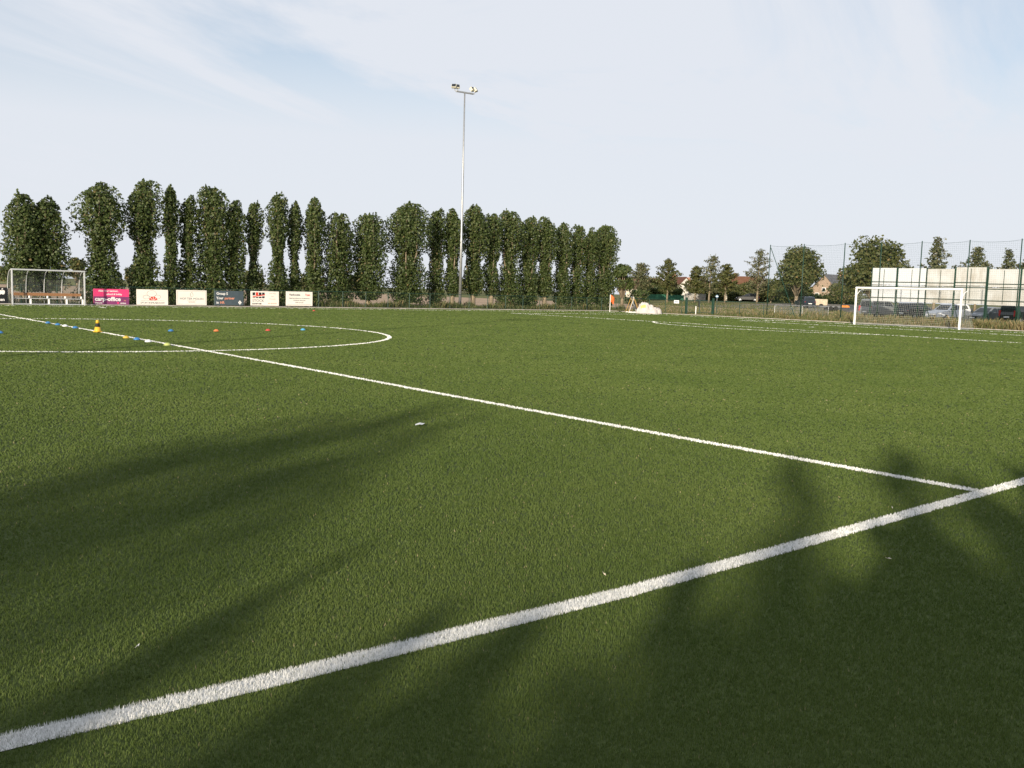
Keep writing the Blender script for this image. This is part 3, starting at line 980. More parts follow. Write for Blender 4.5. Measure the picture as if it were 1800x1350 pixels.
MB().box(-.18, .18, -.0145, -.0125, .10, .18).build('print', mat('sign_blue', (.05, .14, .24), .5), sg)
sg = thing('round_sign', (57.2, 48.1, -.05), R(-60), 'small round blue sign on a thin post right of the gate', 'sign')
MB().tube([(0, 0, 0), (0, 0, 1.85)], .025, 6).build('post', M_GALV, sg)
MB().tube([(0, -.03, 1.72), (0, -.05, 1.72)], .13, 18).build('disc', mat('sign_blue', (.05, .14, .24), .5), sg)
MB().box(-.09, .09, -.053, -.051, 1.68, 1.76).build('print', M_WHITEPAINT, sg)


# ------------------------------------------------------------------ advertising boards
def ad_board(x, w, z0, z1, face, label):
    y = 56.5 + .035 * (x + w / 2)
    t0 = thing('advertising_board', (x, 56.5 + .035 * x, z0), math.atan(.035), label, 'sign', 'advertising boards along the far fence')
    h = z1 - z0
    MB().bbox(0, w, -.012, .012, 0, h, .008).build('panel', face, t0)
    for q in (.25, w - .25):
        MB().box(q - .02, q + .02, .014, .05, -z0 - .05, h - .05).build('bracket', M_GALV, t0)
    return t0, h


ROT = (R(90), 0, 0)
YF = -.0150
c_pink = mat('board_pink', (.76, .055, .19), .45, .05)
c_purple = mat('board_purple', (.21, .045, .14), .45, .08)
c_white = mat('board_white', (.80, .75, .68), .5, .04)
c_slate = mat('board_slate', (.060, .082, .098), .5, .12)
c_ink = mat('ink_grey', (.15, .15, .16), .6)
c_black = mat('board_black', (.012, .013, .016), .5)
c_red = mat('ink_red', (.62, .05, .03), .5)
c_salmon = mat('ink_salmon', (.72, .30, .20), .5)
c_lw = mat('print_white', (.82, .80, .78), .5, .03)

t, h = ad_board(1.10, 1.93, .03, .98, c_black, 'black board with white apple logo and green dot at the left edge')
text_mesh('lettering', 'Huizen', .23, c_lw, t, (1.12, YF, .17), ROT, .006)
lg = MB()
ap = [(.00, .02), (.07, -.02), (.13, .0), (.17, .07), (.18, .16), (.15, .22), (.09, .24), (.0, .215), (-.09, .24), (-.15, .22), (-.18, .16), (-.17, .07), (-.13, .0), (-.07, -.02)]
lg.add([(1.62 + a_, YF, .55 + b_) for a_, b_ in ap], [tuple(range(len(ap)))])
lg.add([(1.62 + a_, YF, .55 + b_) for a_, b_ in [(0, .25), (.06, .27), (.09, .35), (.02, .33)]], [(0, 1, 2, 3)])
lg.build('logo', c_lw, t)
MB().tube([(1.25, -.013, .62), (1.25, -.017, .62)], .13, 20).build('green_dot', mat('ink_green', (.05, .45, .22), .5), t)

t, h = ad_board(7.76, 2.14, .05, 1.02, c_pink, 'pink and purple board with white lettering carp-office')
pb = MB().add([(.004, YF + .001, .004), (2.136, YF + .001, .004), (2.136, YF + .001, .50), (.004, YF + .001, .50)], [(0, 1, 2, 3)])
pb.build('purple_half', c_purple, t)
text_mesh('lettering', 'Alles voor kantoor,', .150, c_lw, t, (.30, YF - .001, .80), ROT, .004)
text_mesh('lettering', 'school & hobby', .150, c_lw, t, (.76, YF - .001, .60), ROT, .004)
text_mesh('lettering', 'carp-office', .345, c_lw, t, (.09, YF - .001, .235), ROT, .011, sx=1.04)
text_mesh('lettering', '.be', .12, c_salmon, t, (1.80, YF - .001, .235), ROT, .002)
text_mesh('lettering', 'Diksmuide', .10, c_lw, t, (.09, YF - .001, .07), ROT, .003)
text_mesh('lettering', 'webshop', .10, c_lw, t, (1.58, YF - .001, .07), ROT, .003)
MB().tube([(1.46, -.014, .11), (1.46, -.0165, .11)], .06, 14).build('red_dot', c_pink, t)


def frame_lines(t, w, h, m, i=.07, th=.012, nm='printed_border'):
    b = MB()
    for (x0, x1, z0, z1) in ((i, w - i, i, i + th), (i, w - i, h - i - th, h - i), (i, i + th, i + th, h - i - th), (w - i - th, w - i, i + th, h - i - th)):
        b.add([(x0, YF, z0), (x1, YF, z0), (x1, YF, z1), (x0, YF, z1)], [(0, 1, 2, 3)])
    b.build(nm, m, t)


def curve_strip(b, pts, th):
    P = [Vector((p[0], 0, p[1])) for p in pts]
    V, F = [], []
    for i, p in enumerate(P):
        d = (P[min(i + 1, len(P) - 1)] - P[max(i - 1, 0)]).normalized()
        n = Vector((-d.z, 0, d.x)) * th / 2
        V += [(p.x + n.x, YF, p.z + n.z), (p.x - n.x, YF, p.z - n.z)]
    b.add(V, [(2 * i, 2 * i + 1, 2 * i + 3, 2 * i + 2) for i in range(len(P) - 1)])


t, h = ad_board(10.36, 2.0, .06, 1.04, c_white, 'white board with cloud outlines and a red striped half ball')
b = MB()
for cxx, czz, rx_, rz_ in ((.95, .72, .30, .20), (.60, .50, .20, .12), (1.32, .52, .20, .12)):
    curve_strip(b, [(cxx + rx_ * math.cos(a_), czz + rz_ * math.sin(a_)) for a_ in np.linspace(0, 2 * math.pi, 22)], .014)
curve_strip(b, [(.25, .28), (1.75, .28)], .012)
b.build('cloud_drawing', c_ink, t)
b = MB()
for k in range(4):
    a0, a1 = math.pi * (.05 + k * .235), math.pi * (.05 + k * .235 + .19)
    b.add([(1.04 + .27 * math.cos(a_) * 1.0, YF - .001, .29 + .25 * math.sin(a_)) for a_ in np.linspace(a0, a1, 5)] + [(1.10 - .12 * k * .3, YF - .001, .29)], [(0, 1, 2, 3, 4, 5)])
b.build('red_half_ball', c_red, t)
text_mesh('lettering', 'SPORTINFRABOUW', .165, c_ink, t, (1.0, YF, .08), ROT, .001, align='CENTER', sx=1.05)

t, h = ad_board(12.90, 2.03, .08, 1.06, c_white, 'white board with thin border and bell-shaped mill emblem')
frame_lines(t, 2.03, h, c_ink, .07, .010)
b = MB()
curve_strip(b, [(.92, .58), (.93, .74), (1.015, .86), (1.10, .74), (1.11, .58), (.92, .58)], .018)
b.build('mill_emblem', c_ink, t)
text_mesh('lettering', 'HOF TER MOLEN', .185, c_ink, t, (1.015, YF, .36), ROT, 0, align='CENTER', sx=1.12)
b = MB()
curve_strip(b, [(.70, .29), (1.33, .29)], .010)
b.build('printed_rule', c_ink, t)
text_mesh('lettering', 'DIKSMUIDE', .09, c_ink, t, (1.015, YF, .17), ROT, 0, align='CENTER')

t, h = ad_board(15.48, 2.05, .10, 1.07, c_slate, 'slate grey board reading Group S with a white diamond')
text_mesh('lettering', 'Group S', .235, c_lw, t, (.12, YF, .70), ROT, .005)
text_mesh('lettering', 'Your', .235, c_lw, t, (.12, YF, .40), ROT, .005)
text_mesh('lettering', 'partner', .235, c_salmon, t, (.69, YF, .40), ROT, .005)
text_mesh('lettering', 'in', .235, c_lw, t, (.12, YF, .10), ROT, .005)
text_mesh('lettering', 'HR', .235, c_salmon, t, (.37, YF, .10), ROT, .005)
b = MB()
for dx, dz in ((0, .075), (.07, -.005), (-.07, -.005), (.0, -.085)):
    b.add([(1.78 + dx + a_, YF, .20 + dz + b_) for a_, b_ in ((-.062, 0), (0, -.07), (.062, 0), (0, .07))], [(0, 1, 2, 3)])
b.build('diamond_logo', c_lw, t)

t, h = ad_board(18.04, 2.12, .10, 1.10, c_white, 'white board with black and red slanted block logo reading STOCK')
b = MB()
for k in range(4):
    b.add([(.14 + .235 * k + a_, YF, .70 + b_) for a_, b_ in ((0, 0), (.19, .02 + .005 * k), (.19, .21), (0, .21))], [(0, 1, 2, 3)])
    b.add([(.14 + .235 * k + a_, YF, .52 + b_ - .0) for a_, b_ in ((0, 0), (.19, 0), (.19, .05 + .03 * k), (0, .03 + .03 * k))], [(0, 1, 2, 3)])
b.build('block_logo', c_black, t)
b = MB()
b.add([(a_, YF - .001, b_) for a_, b_ in ((.16, .58), (1.06, .72), (1.06, .79), (.16, .65))], [(0, 1, 2, 3)])
b.add([(a_, YF - .001, b_) for a_, b_ in ((.375, .70), (.565, .72), (.565, .92), (.375, .92))], [(0, 1, 2, 3)])
b.build('red_stripe', c_red, t)
text_mesh('lettering', 'STOCK', .25, c_ink, t, (.12, YF, .26), ROT, .0, sx=1.08)
text_mesh('lettering', 'SANITAIR', .12, c_black, t, (.12, YF, .09), ROT, .005, sx=1.35)
for k, s in enumerate(('Stock Philip', 'Esen', 'Diksmuide')):
    text_mesh('lettering', s, .11, mat('ink_pale', (.52, .44, .42), .6), t, (1.62, YF, .82 - .19 * k), ROT, 0, align='CENTER')
text_mesh('lettering', '051 50 29 52', .12, c_salmon, t, (1.62, YF, .12), ROT, .002, align='CENTER')

t, h = ad_board(20.70, 2.10, .12, 1.13, c_white, 'rightmost white board with black heading and red initials')
text_mesh('lettering', 'Vanhoutte', .205, c_ink, t, (.24, YF, .72), ROT, .006)
text_mesh('lettering', 'Tom', .205, c_red, t, (1.50, YF, .72), ROT, .006)
for k, (s, z) in enumerate((('Algemene dakwerken & zinkwerken', .50), ('Veldstraat Diksmuide', .35), ('0478 62 45 07', .19))):
    text_mesh('lettering', s, .112, c_ink, t, (1.05, YF, z), ROT, .001, align='CENTER')
b = MB()
curve_strip(b, [(.10, .10), (2.0, .10)], .015)
b.build('printed_rule', c_ink, t)

# ------------------------------------------------------------------ dugout
d = thing('dugout', (3.12, 55.72, -.03), math.atan(.035), 'glazed team dugout with grey frame and long wooden bench', 'dugout')
DW, DH = 3.92, 2.02
for x in (0, DW):
    MB().bbox(x - .04, x + .04, -.04, .04, 0, DH, .008).build('front_post', M_GREYPAINT, d)
MB().bbox(-.05, DW + .05, -.06, .05, DH, DH + .085, .01).build('roof_beam', M_GREYPAINT, d)
RIB = [(-.0, DH + .04), (.35, DH + .02), (.68, DH - .10), (.92, DH - .36), (1.05, DH - .75), (1.10, 1.0), (1.12, 0.0)]
for k in range(5):
    x = DW * k / 4
    MB().tube([(x, y_, z_) for y_, z_ in RIB], .028, 6).build('curved_rib', M_GREYPAINT, d, True)
for k in range(4):
    x0, x1 = DW * k / 4 + .03, DW * (k + 1) / 4 - .03
    V = [(x, y_ + .03, z_) for y_, z_ in RIB for x in (x0, x1)]
    b = MB().add(V, [(2 * i, 2 * i + 1, 2 * i + 3, 2 * i + 2) for i in range(len(RIB) - 1)])
    b.build('glazing_panel', M_CLEAR, d)
for x in (-.01, DW + .01):
    V = [(x, y_, z_) for y_, z_ in [(0.05, 0.05)] + [(.05, DH)] + RIB[1:-1] + [(1.1, .05)]]
    MB().add(V, [tuple(range(len(V)))]).build('glazing_panel', M_CLEAR, d)
MB().bbox(.06, DW - .06, .48, .56, .56, .73, .012).build('bench_back', M_WOOD, d)
MB().bbox(.06, DW - .06, .08, .46, .385, .425, .01).build('bench_seat', M_GREYPAINT, d)
for k in range(4):
    x = DW * (k + 1) / 4 - (.0 if k < 3 else .08)
    MB().bbox(x - .05, x + .05, .10, .17, 0, .38, .01).build('bench_leg', M_WHITEPAINT, d)
    MB().bbox(x - .04, x + .04, .40, .47, .43, .56, .01).build('back_bracket', M_WHITEPAINT, d)
for y_ in (.0, 1.08):
    MB().tube([(.05, y_ + .02, .07), (DW - .05, y_ + .02, .07)], .028, 6).build('base_rail', M_GREYPAINT, d)


# ------------------------------------------------------------------ floodlight masts
def mast(x, y, H, label, rz):
    t0 = thing('floodlight_mast', (x, y, -.05), rz, label, 'floodlight', 'floodlight masts beside the pitch')
    b = MB()
    b.tube([(0, 0, 0), (0, 0, H * .33), (0, 0, H * .335), (0, 0, H * .68), (0, 0, H * .685), (0, 0, H)], [.125, .115, .10, .088, .075, .058], 12)
    b.build('pole', M_GALV, t0, True)
    MB().bbox(-.22, .22, -.22, .22, 0, .04, .01).build('base_plate', M_GALV, t0)
    MB().bbox(-.85, .85, -.06, .06, H, H + .12, .015).build('crossarm', M_GALV, t0)
    for s in (-1, 1):
        for k, (dx, ry) in enumerate(((.72, .35), (1.02, .75))):
            hd = MB()
            hd.cur = 0
            c, sn = math.cos(-.6), math.sin(-.6)
            def T(p):
                X, Y_, Z = p
                # tilt down then turn outward
                Y2, Z2 = Y_ * c - Z * sn, Y_ * sn + Z * c
                ca_, sa_ = math.cos(s * ry), math.sin(s * ry)
                return (s * dx + X * ca_ - Y2 * sa_, X * sa_ + Y2 * ca_, H + .42 + Z2)
            hb = MB().bbox(-.20, .20, -.11, .05, -.18, .18, .03)
            hd.add([T(v) for v in hb.V], hb.F)
            for q in range(5):
                fb = MB().box(-.17 + q * .075, -.15 + q * .075, .05, .14, -.15, .15)
                hd.add([T(v) for v in fb.V], fb.F)
            lamp = hd.build('lamp_housing', mat('lamp_cream', (.58, .56, .46), .5), t0)
            gb = MB().box(-.17, .17, -.114, -.111, -.15, .15)
            MB().add([T(v) for v in gb.V], gb.F).build('lamp_glass', M_DARKGLASS, lamp)
            MB().tube([(s * dx * .9, 0, H + .06), (s * dx, .02, H + .42)], .03, 6).build('lamp_bracket', M_GALV, t0)
    return t0


mast(37.5, 59.45, 17.75, 'tall grey floodlight mast standing in the poplar row', R(-6))
mast(-35.7, -3.0, 17.6, 'tall grey floodlight mast on the near side casting a long thin shadow', R(174))

# ------------------------------------------------------------------ goal
gl = thing('football_goal', (HL, 27.1, 0), R(-90), 'white full-size football goal with net on the goal line', 'goal')
GW, GH = 3.58, 2.46             # local x along the goal line, +y behind
for s in (-1, 1):
    MB().bbox(s * GW - .06, s * GW + .06, -.06, .06, -.02, GH, .02).build('goal_post', M_WHITEPAINT, gl)
MB().bbox(-GW - .06, GW + .06, -.061, .061, GH, GH + .12, .02).build('crossbar', M_WHITEPAINT, gl)
for s in (-1, 1):
    MB().tube([(s * GW, .05, GH - .45), (s * GW, .45, GH - .12), (s * GW, .80, GH - .02)], .022, 6).build('net_arm', M_WHITEPAINT, gl)
    MB().tube([(s * GW, .06, .03), (s * GW, 2.0, .03)], .025, 6).build('ground_bar', M_GALV, gl)
MB().tube([(-GW, 2.0, .03), (GW, 2.0, .03)], .03, 6).build('ground_bar', M_GALV, gl)
nt_ = MB()
PB = [(.04, GH + .02), (.42, GH - .02), (.82, GH - .04), (1.12, 1.75), (1.42, 1.1), (1.72, .5), (2.0, .04)]
nb = 50
for i in range(nb + 1):
    x = -GW + 2 * GW * i / nb
    sg_ = .06 * math.sin(i * .31)
    nt_.tube([(x, y_ + (sg_ if 0 < j < 6 else 0), z_ - (.05 * (1 - (2 * i / nb - 1) ** 2) if j in (1, 2) else 0)) for j, (y_, z_) in enumerate(PB)], .0027, 3, False)
Lp = [0]
for (a_, b_), (c_, e_) in zip(PB, PB[1:]):
    Lp.append(Lp[-1] + math.hypot(c_ - a_, e_ - b_))
nh = 24
for j in range(1, nh):
    l = Lp[-1] * j / nh
    y_ = float(np.interp(l, Lp, [p[0] for p in PB]))
    z_ = float(np.interp(l, Lp, [p[1] for p in PB]))
    nt_.tube([(-GW + 2 * GW * i / 12, y_ + .06 * math.sin(i * 50 / 12 * .31) * (1 if 0 < i < 12 else 0), z_) for i in range(13)], .0027, 3, False)
for s in (-1, 1):
    for j in range(1, 20):
        z_ = GH * j / 20
        ym = float(np.interp(-z_, [-p[1] for p in PB[1:]], [p[0] for p in PB[1:]]))
        nt_.tube([(s * GW, .05, z_), (s * GW, ym, z_)], .0027, 3, False)
    for j in range(1, 15):
        y_ = 2.0 * j / 15
        zm = float(np.interp(y_, [p[0] for p in PB], [p[1] for p in PB]))
        nt_.tube([(s * GW, y_, .04), (s * GW, y_, zm)], .0027, 3, False)
o = nt_.build('net', M_NETWHITE, gl)
o['kind'] = 'stuff'

# ------------------------------------------------------------------ ball-stop net on tall posts
bs = thing('ball_stop_net', (57.0, 27, -.05), 0, 'tall green ball-stop netting on slim posts behind the goal', 'net')
ys = [42.7, 39.5, 35.9, 32.9, 29.8, 26.4, 23.0, 19.6, 16.2]
for y_ in ys:
    MB().tube([(0, y_ - 27, 0), (0, y_ - 27, 6.1)], [.042, .034], 8).build('net_post', M_GREEN, bs, True)
MB().tube([(0, 42.65 - 27, 5.85), (0, 39.9 - 27, .05)], .03, 6).build('brace', M_GREEN, bs)
cb = MB()
for a_, b_ in zip(ys, ys[1:]):
    cb.tube([(0, a_ + (b_ - a_) * q - 27, 6.03 - .22 * 4 * q * (1 - q) * .55) for q in np.linspace(0, 1, 9)], .007, 4, False)
cb.build('top_cable', M_GREEN, bs)
nw = MB()
for j in range(1, 44):
    z_ = .15 + j * .135
    nw.tube([(0, y_ - 27, z_ - .02) for y_ in ys], .0026, 3, False)
yy = ys[0]
while yy > ys[-1]:
    i = max(k for k in range(len(ys) - 1) if ys[k] >= yy)
    q = (ys[i] - yy) / (ys[i] - ys[i + 1])
    nw.tube([(0, yy - 27, .1), (0, yy - 27, 6.03 - .22 * 4 * q * (1 - q) * .55)], .0026, 3, False)
    yy -= .135
o = nw.build('netting', M_GREENLIGHT, bs)
o['kind'] = 'stuff'

# ------------------------------------------------------------------ big pale panels
M_PAN = [mat('panel_white_a', (.53, .55, .58), .55, scale=1.2, color2=(.60, .62, .65)),
         mat('panel_white_b', (.54, .56, .59), .55, scale=1.0, color2=(.61, .63, .66)),
         mat('panel_stained_a', (.41, .40, .37), .6, scale=1.4, color2=(.54, .55, .55), stretch=(1, 2.2, .5)),
         mat('panel_stained_b', (.39, .37, .33), .6, scale=1.7, color2=(.55, .56, .56), stretch=(1, 2.6, .5)),
         mat('panel_stained_c', (.44, .44, .42), .6, scale=1.3, color2=(.54, .55, .55), stretch=(1, 2.0, .5))]
PANELS = [(39.70, 37.48, 4.60, 1.70, 0, 'leftmost clean white panel of the big hoarding'), (37.32, 34.85, 4.57, 1.70, 1, 'clean white panel, second from the left of the hoarding'),
          (34.76, 32.48, 4.52, 1.69, 2, 'stained cream panel behind the right half of the goal'), (32.36, 29.92, 4.65, 1.68, 3, 'stained cream panel standing slightly higher than its neighbours'),
          (29.74, 27.36, 4.50, 1.64, 4, 'cream panel just right of the slightly higher one'), (27.24, 24.8, 4.50, 1.63, 2, 'cream panel cut off by the right edge')]
for i, (ya, yb, zt, zb, mi, lb) in enumerate(PANELS):
    x0 = 68.0
    p = thing('hoarding_panel', (x0, yb, -.05), R(90), lb, 'panel', 'panels of the big pale hoarding')   # local x runs along +y of the world, local y to -x
    w = ya - yb
    zm = zb + (zt - zb) * .49
    MB().bbox(0, w, -.03, .0, zm + .03, zt, .008).build('upper_sheet', M_PAN[mi], p)
    MB().bbox(0, w, -.03, .0, zb, zm - .03, .008).build('lower_sheet', M_PAN[mi if mi < 2 else 2 + (mi - 1) % 3], p)
    for z_ in (zb + .34, zm - .12, zm + .28):
        MB().tube([(0, .045, z_), (w, .045, z_)], .032, 4).build('rail', M_GREEN, p)
    MB().tube([(w * .5, .04, zb + .1), (w * .5, .04, zt - .1)], .02, 4).build('stiffener', M_GREEN, p)
    for x_ in (-.035, w + .035):
        MB().bbox(x_ - .034, x_ + .034, -.16, .05, 0, zt + .04, .01).build('leg', M_GREEN, p)
    MB().tube([(.02, -.1, zb + .2), (.02, -1.3, .1)], .03, 6).build('strut', M_GREEN, p)


# ------------------------------------------------------------------ cars
def car(x, y, heading, paint, label, kind='hatch', name='parked_car', z=None, L=4.2):
    t0 = thing(name, (x, y, float(ground_h(x, y)) + .014 if z is None else z), heading, label, 'car', 'cars parked beyond the pitch')
    Wd = .86
    if kind == 'van':
        body = [(-2.1, .35), (-2.12, .8), (-2.06, 1.05), (1.25, 1.02), (1.95, .92), (2.12, .70), (2.12, .35)]
        roof = [(-2.02, 1.05), (-1.95, 1.80), (-1.80, 1.88), (.30, 1.86), (.62, 1.76), (1.30, 1.03)]
    elif kind == 'suv':
        body = [(-2.1, .38), (-2.14, .75), (-2.08, 1.02), (1.0, 1.0), (1.85, .94), (2.1, .74), (2.12, .38)]
        roof = [(-2.04, 1.02), (-1.85, 1.50), (-1.65, 1.62), (-.1, 1.66), (.32, 1.58), (1.05, 1.0)]
    else:
        body = [(-2.05, .32), (-2.10, .65), (-2.0, .92), (.95, .90), (1.75, .80), (2.05, .62), (2.08, .32)]
        roof = [(-1.97, .92), (-1.62, 1.36), (-1.38, 1.44), (-.2, 1.47), (.18, 1.40), (1.0, .90)]
    k = L / 4.2
    body = [(a * k, b) for a, b in body]
    roof = [(a * k, b) for a, b in roof]

    def ext(b, prof, w0, w1, zlo, zhi, inset=.05):
        # extrude a side profile across the car, narrowing toward the roof
        n = len(prof)
        rings = []
        for sgn, ins in ((-1, 0), (-1, 1), (1, 1), (1, 0)):
            pass
        def wat(z):
            return w0 + (w1 - w0) * max(0, min(1, (z - zlo) / (zhi - zlo + 1e-6)))
        V, F = [], []
        cxm = sum(p[0] for p in prof) / n
        czm = sum(p[1] for p in prof) / n
        R_ = []
        for sgn, shrink in ((-1, inset), (-1, 0), (1, 0), (1, inset)):
            ring = []
            for a, z_ in prof:
                yy_ = wat(z_) * sgn
                if shrink:
                    aa = a + (cxm - a) * .035
                    zz_ = z_ + (czm - z_) * .09
                    ring.append((aa, yy_, zz_))
                else:
                    ring.append((a, yy_ - sgn * inset, z_))
            R_.append(ring)
        b.loft(R_)
    b = MB()
    ext(b, body, Wd, Wd, .3, 1.0, .06)
    bo = b.build('body', paint, t0)
    b = MB()
    top = roof[2][1]
    ext(b, roof, Wd - .04, Wd - .17, roof[0][1], top, .05)
    b.build('cabin', paint, t0)
    wl_ = lambda z_: Wd - .04 - .13 * (z_ - roof[0][1]) / (top - roof[0][1])
    # windscreen and rear window lie just proud of the cabin
    def glass(pa, pb_, off, nm):
        (a0, z0), (a1, z1) = pa, pb_
        q0, q1 = .12, .88
        A0, Z0 = a0 + (a1 - a0) * q0, z0 + (z1 - z0) * q0
        A1, Z1 = a0 + (a1 - a0) * q1, z0 + (z1 - z0) * q1
        nx_, nz_ = (z1 - z0), -(a1 - a0)
        l = math.hypot(nx_, nz_)
        nx_, nz_ = nx_ / l * off, nz_ / l * off
        MB().add([(A0 + nx_, -wl_(Z0) + .13, Z0 + nz_), (A0 + nx_, wl_(Z0) - .13, Z0 + nz_), (A1 + nx_, wl_(Z1) - .13, Z1 + nz_), (A1 + nx_, -wl_(Z1) + .13, Z1 + nz_)], [(0, 1, 2, 3)]).build(nm, M_DARKGLASS, t0)
    glass(roof[-1], roof[-2], -.008 if False else .008, 'windscreen')
    glass(roof[0], roof[1], -.008, 'rear_window')
    zb, zt = roof[0][1] + .05, top - .10
    for s in (-1, 1):
        xa = roof[0][0] + .22 * k
        xb = roof[-1][0] - .22 * k
        for (f0, f1, g0, g1) in ((xa, -.32 * k, xa + (.30 if kind != 'van' else .06) * k, -.32 * k), (-.24 * k, xb, -.24 * k, xb - .62 * k)):
            yb_, yt_ = s * (wl_(zb) + .004), s * (wl_(zt) + .004)
            MB().add([(f0, yb_, zb), (f1, yb_, zb), (g1, yt_, zt), (g0, yt_, zt)], [(0, 1, 2, 3) if s < 0 else (3, 2, 1, 0)]).build('side_window', M_DARKGLASS, t0)
        for xw in (-1.28 * k, 1.28 * k):
            wh = MB().tube([(xw, s * (Wd - .20), .31), (xw, s * (Wd + .005), .31)], .31, 18).build('wheel', M_BLACK, t0)
            MB().tube([(xw, s * (Wd + .004), .31), (xw, s * (Wd + .016), .31)], .19, 14).build('rim', M_GALV, wh)
        fz = .66 if kind == 'hatch' else .76
        xf = 1.93 * k if kind == 'hatch' else 2.00 * k
        MB().bbox(xf - .12, xf + .10, s * .62 - .17, s * .62 + .17, fz - .09, fz + .07, .02).build('headlight', mat('headlight', (.62, .64, .66), .15, spec=.7), t0)
        MB().bbox(-2.12 * k, -1.98 * k, s * .72 - .09, s * .72 + .09, .66, .90 if kind != 'van' else 1.2, .02).build('tail_light', mat('tail_light_red', (.42, .015, .02), .25), t0)
        MB().bbox(.82 * k, .98 * k, s * (Wd + .10) - .10, s * (Wd + .10) + .10, .92, 1.06, .02).build('mirror', paint, t0)
    MB().bbox(2.04 * k, 2.11 * k + .03, -.45, .45, .42, .60, .02).build('grille', M_BLACK, t0)
    MB().box(2.145 * k, 2.155 * k, -.26, .26, .40, .50).build('number_plate', M_WHITEPAINT, t0)
    MB().box(-2.15 * k, -2.135 * k, -.26, .26, .56, .67).build('number_plate', M_WHITEPAINT, t0)
    return t0


P_SILVER = mat('paint_silver_white', (.74, .75, .77), .30, .03, coat=.5)
P_DARK = mat('paint_dark_blue', (.020, .026, .038), .25, .1, coat=.6)
P_BLACK = mat('paint_black', (.014, .015, .017), .25, .1, coat=.6)
P_GREY = mat('paint_grey', (.16, .17, .18), .3, .06, coat=.5)
car(80.3, 45.6, R(-14), P_GREY, 'dark grey van behind the left end of the goal net', 'van')
car(80.2, 41.7, R(-12), P_DARK, 'dark blue car with red tail light behind the goal net', 'suv')
car(78.4, 37.7, R(166), P_SILVER, 'silver white car facing the pitch behind the right goal post', 'suv')
car(80.4, 35.0, R(168), P_GREY, 'grey car just right of the silver white one', 'hatch')
car(80.2, 31.9, R(-12), P_BLACK, 'black van under the rightmost panels', 'van')
car(80.2, 28.6, R(-12), P_BLACK, 'black car at the right edge under the panels', 'suv')
car(131.4, 99.8, R(128), P_BLACK, 'dark car far off by the rust-brown hedge', 'hatch')
car(109.4, 73.4, R(52), P_DARK, 'dark off-roader far off under the rust-tinged tree', 'suv', L=4.4)

# trailers far off
tl = thing('box_trailer', (111.9, 72.6, float(ground_h(111.9, 72.6))), DV, 'beige box trailer beside the dark off-roader', 'trailer')
MB().bbox(-.95, .95, -.7, .7, .35, 1.25, .05).build('box', mat('trailer_beige', (.50, .42, .31), .6), tl)
for s in (-1, 1):
    MB().tube([(.0, s * .7, .3), (.0, s * .85, .3)], .3, 14).build('wheel', M_BLACK, tl)
MB().tube([(-.9, 0, .4), (-1.9, 0, .45)], .05, 6).build('drawbar', M_GALV, tl)
tl = thing('flat_trailer', (103.1, 64.3, float(ground_h(103.1, 64.3))), DV, 'low flat trailer with orange end boards', 'trailer')
MB().bbox(-1.5, 1.4, -.8, .8, .45, .58, .03).build('bed', M_GALV, tl)
MB().bbox(.3, 1.3, -.86, -.82, .50, .76, .01).build('end_board', mat('trailer_orange', (.70, .23, .04), .5), tl)
for x_ in (-1.2, -.5):
    for s in (-1, 1):
        MB().tube([(x_, s * .78, .3), (x_, s * .92, .3)], .3, 14).build('wheel', M_BLACK, tl)
MB().tube([(-1.5, 0, .5), (-2.3, 0, .45)], .05, 6).build('drawbar', M_GALV, tl)


# ------------------------------------------------------------------ houses
def house(x, y, rz, w, dp, eave, ridge, wm, rm, label, chim=True, win=2):
    t0 = thing('house', (x, y, float(ground_h(x, y))), rz, label, 'house', 'houses beyond the field')
    hw = w / 2
    b = MB().loft([[(-hw, -dp / 2, 0), (hw, -dp / 2, 0), (hw, -dp / 2, eave), (0, -dp / 2, ridge), (-hw, -dp / 2, eave)], [(-hw, dp / 2, 0), (hw, dp / 2, 0), (hw, dp / 2, eave), (0, dp / 2, ridge), (-hw, dp / 2, eave)]])
    wa = b.build('wall', wm, t0)
    for s in (-1, 1):
        e = .35
        sl = (ridge - eave) / hw
        y0_, y1_ = -dp / 2 - .2, dp / 2 + .2
        V = []
        for y_ in (y0_, y1_):
            V += [(s * (hw + e), y_, eave - e * sl + .02), (0, y_, ridge + .02), (0, y_, ridge + .2), (s * (hw + e), y_, eave - e * sl + .2)]
        rf = MB().add(V, [(0, 1, 2, 3), (7, 6, 5, 4), (0, 4, 5, 1), (1, 5, 6, 2), (2, 6, 7, 3), (3, 7, 4, 0)]).build('roof', rm, t0)
        if chim and s > 0:
            MB().bbox(.1, .75, dp * .2, dp * .2 + .6, ridge - .6, ridge + .9, .03).build('chimney', mat('brick', (.32, .15, .09), .9, scale=3, color2=(.42, .24, .16)), rf)
    for k in range(win):
        cx_ = (k - (win - 1) / 2) * w * .42
        f = MB().bbox(cx_ - .5, cx_ + .5, -dp / 2 - .06, -dp / 2 + .03, 1.0, 2.2, .02).build('window_frame', M_WHITEPAINT, t0)
        MB().box(cx_ - .4, cx_ + .4, -dp / 2 - .066, -dp / 2 - .061, 1.1, 2.1).build('pane', M_DARKGLASS, f)
    f = MB().bbox(-.45, .45, -dp / 2 - .06, -dp / 2 + .03, eave + .1, eave + 1.0, .02).build('window_frame', M_WHITEPAINT, t0)
    MB().box(-.35, .35, -dp / 2 - .066, -dp / 2 - .061, eave + .2, eave + .9).build('pane', M_DARKGLASS, f)
    return t0


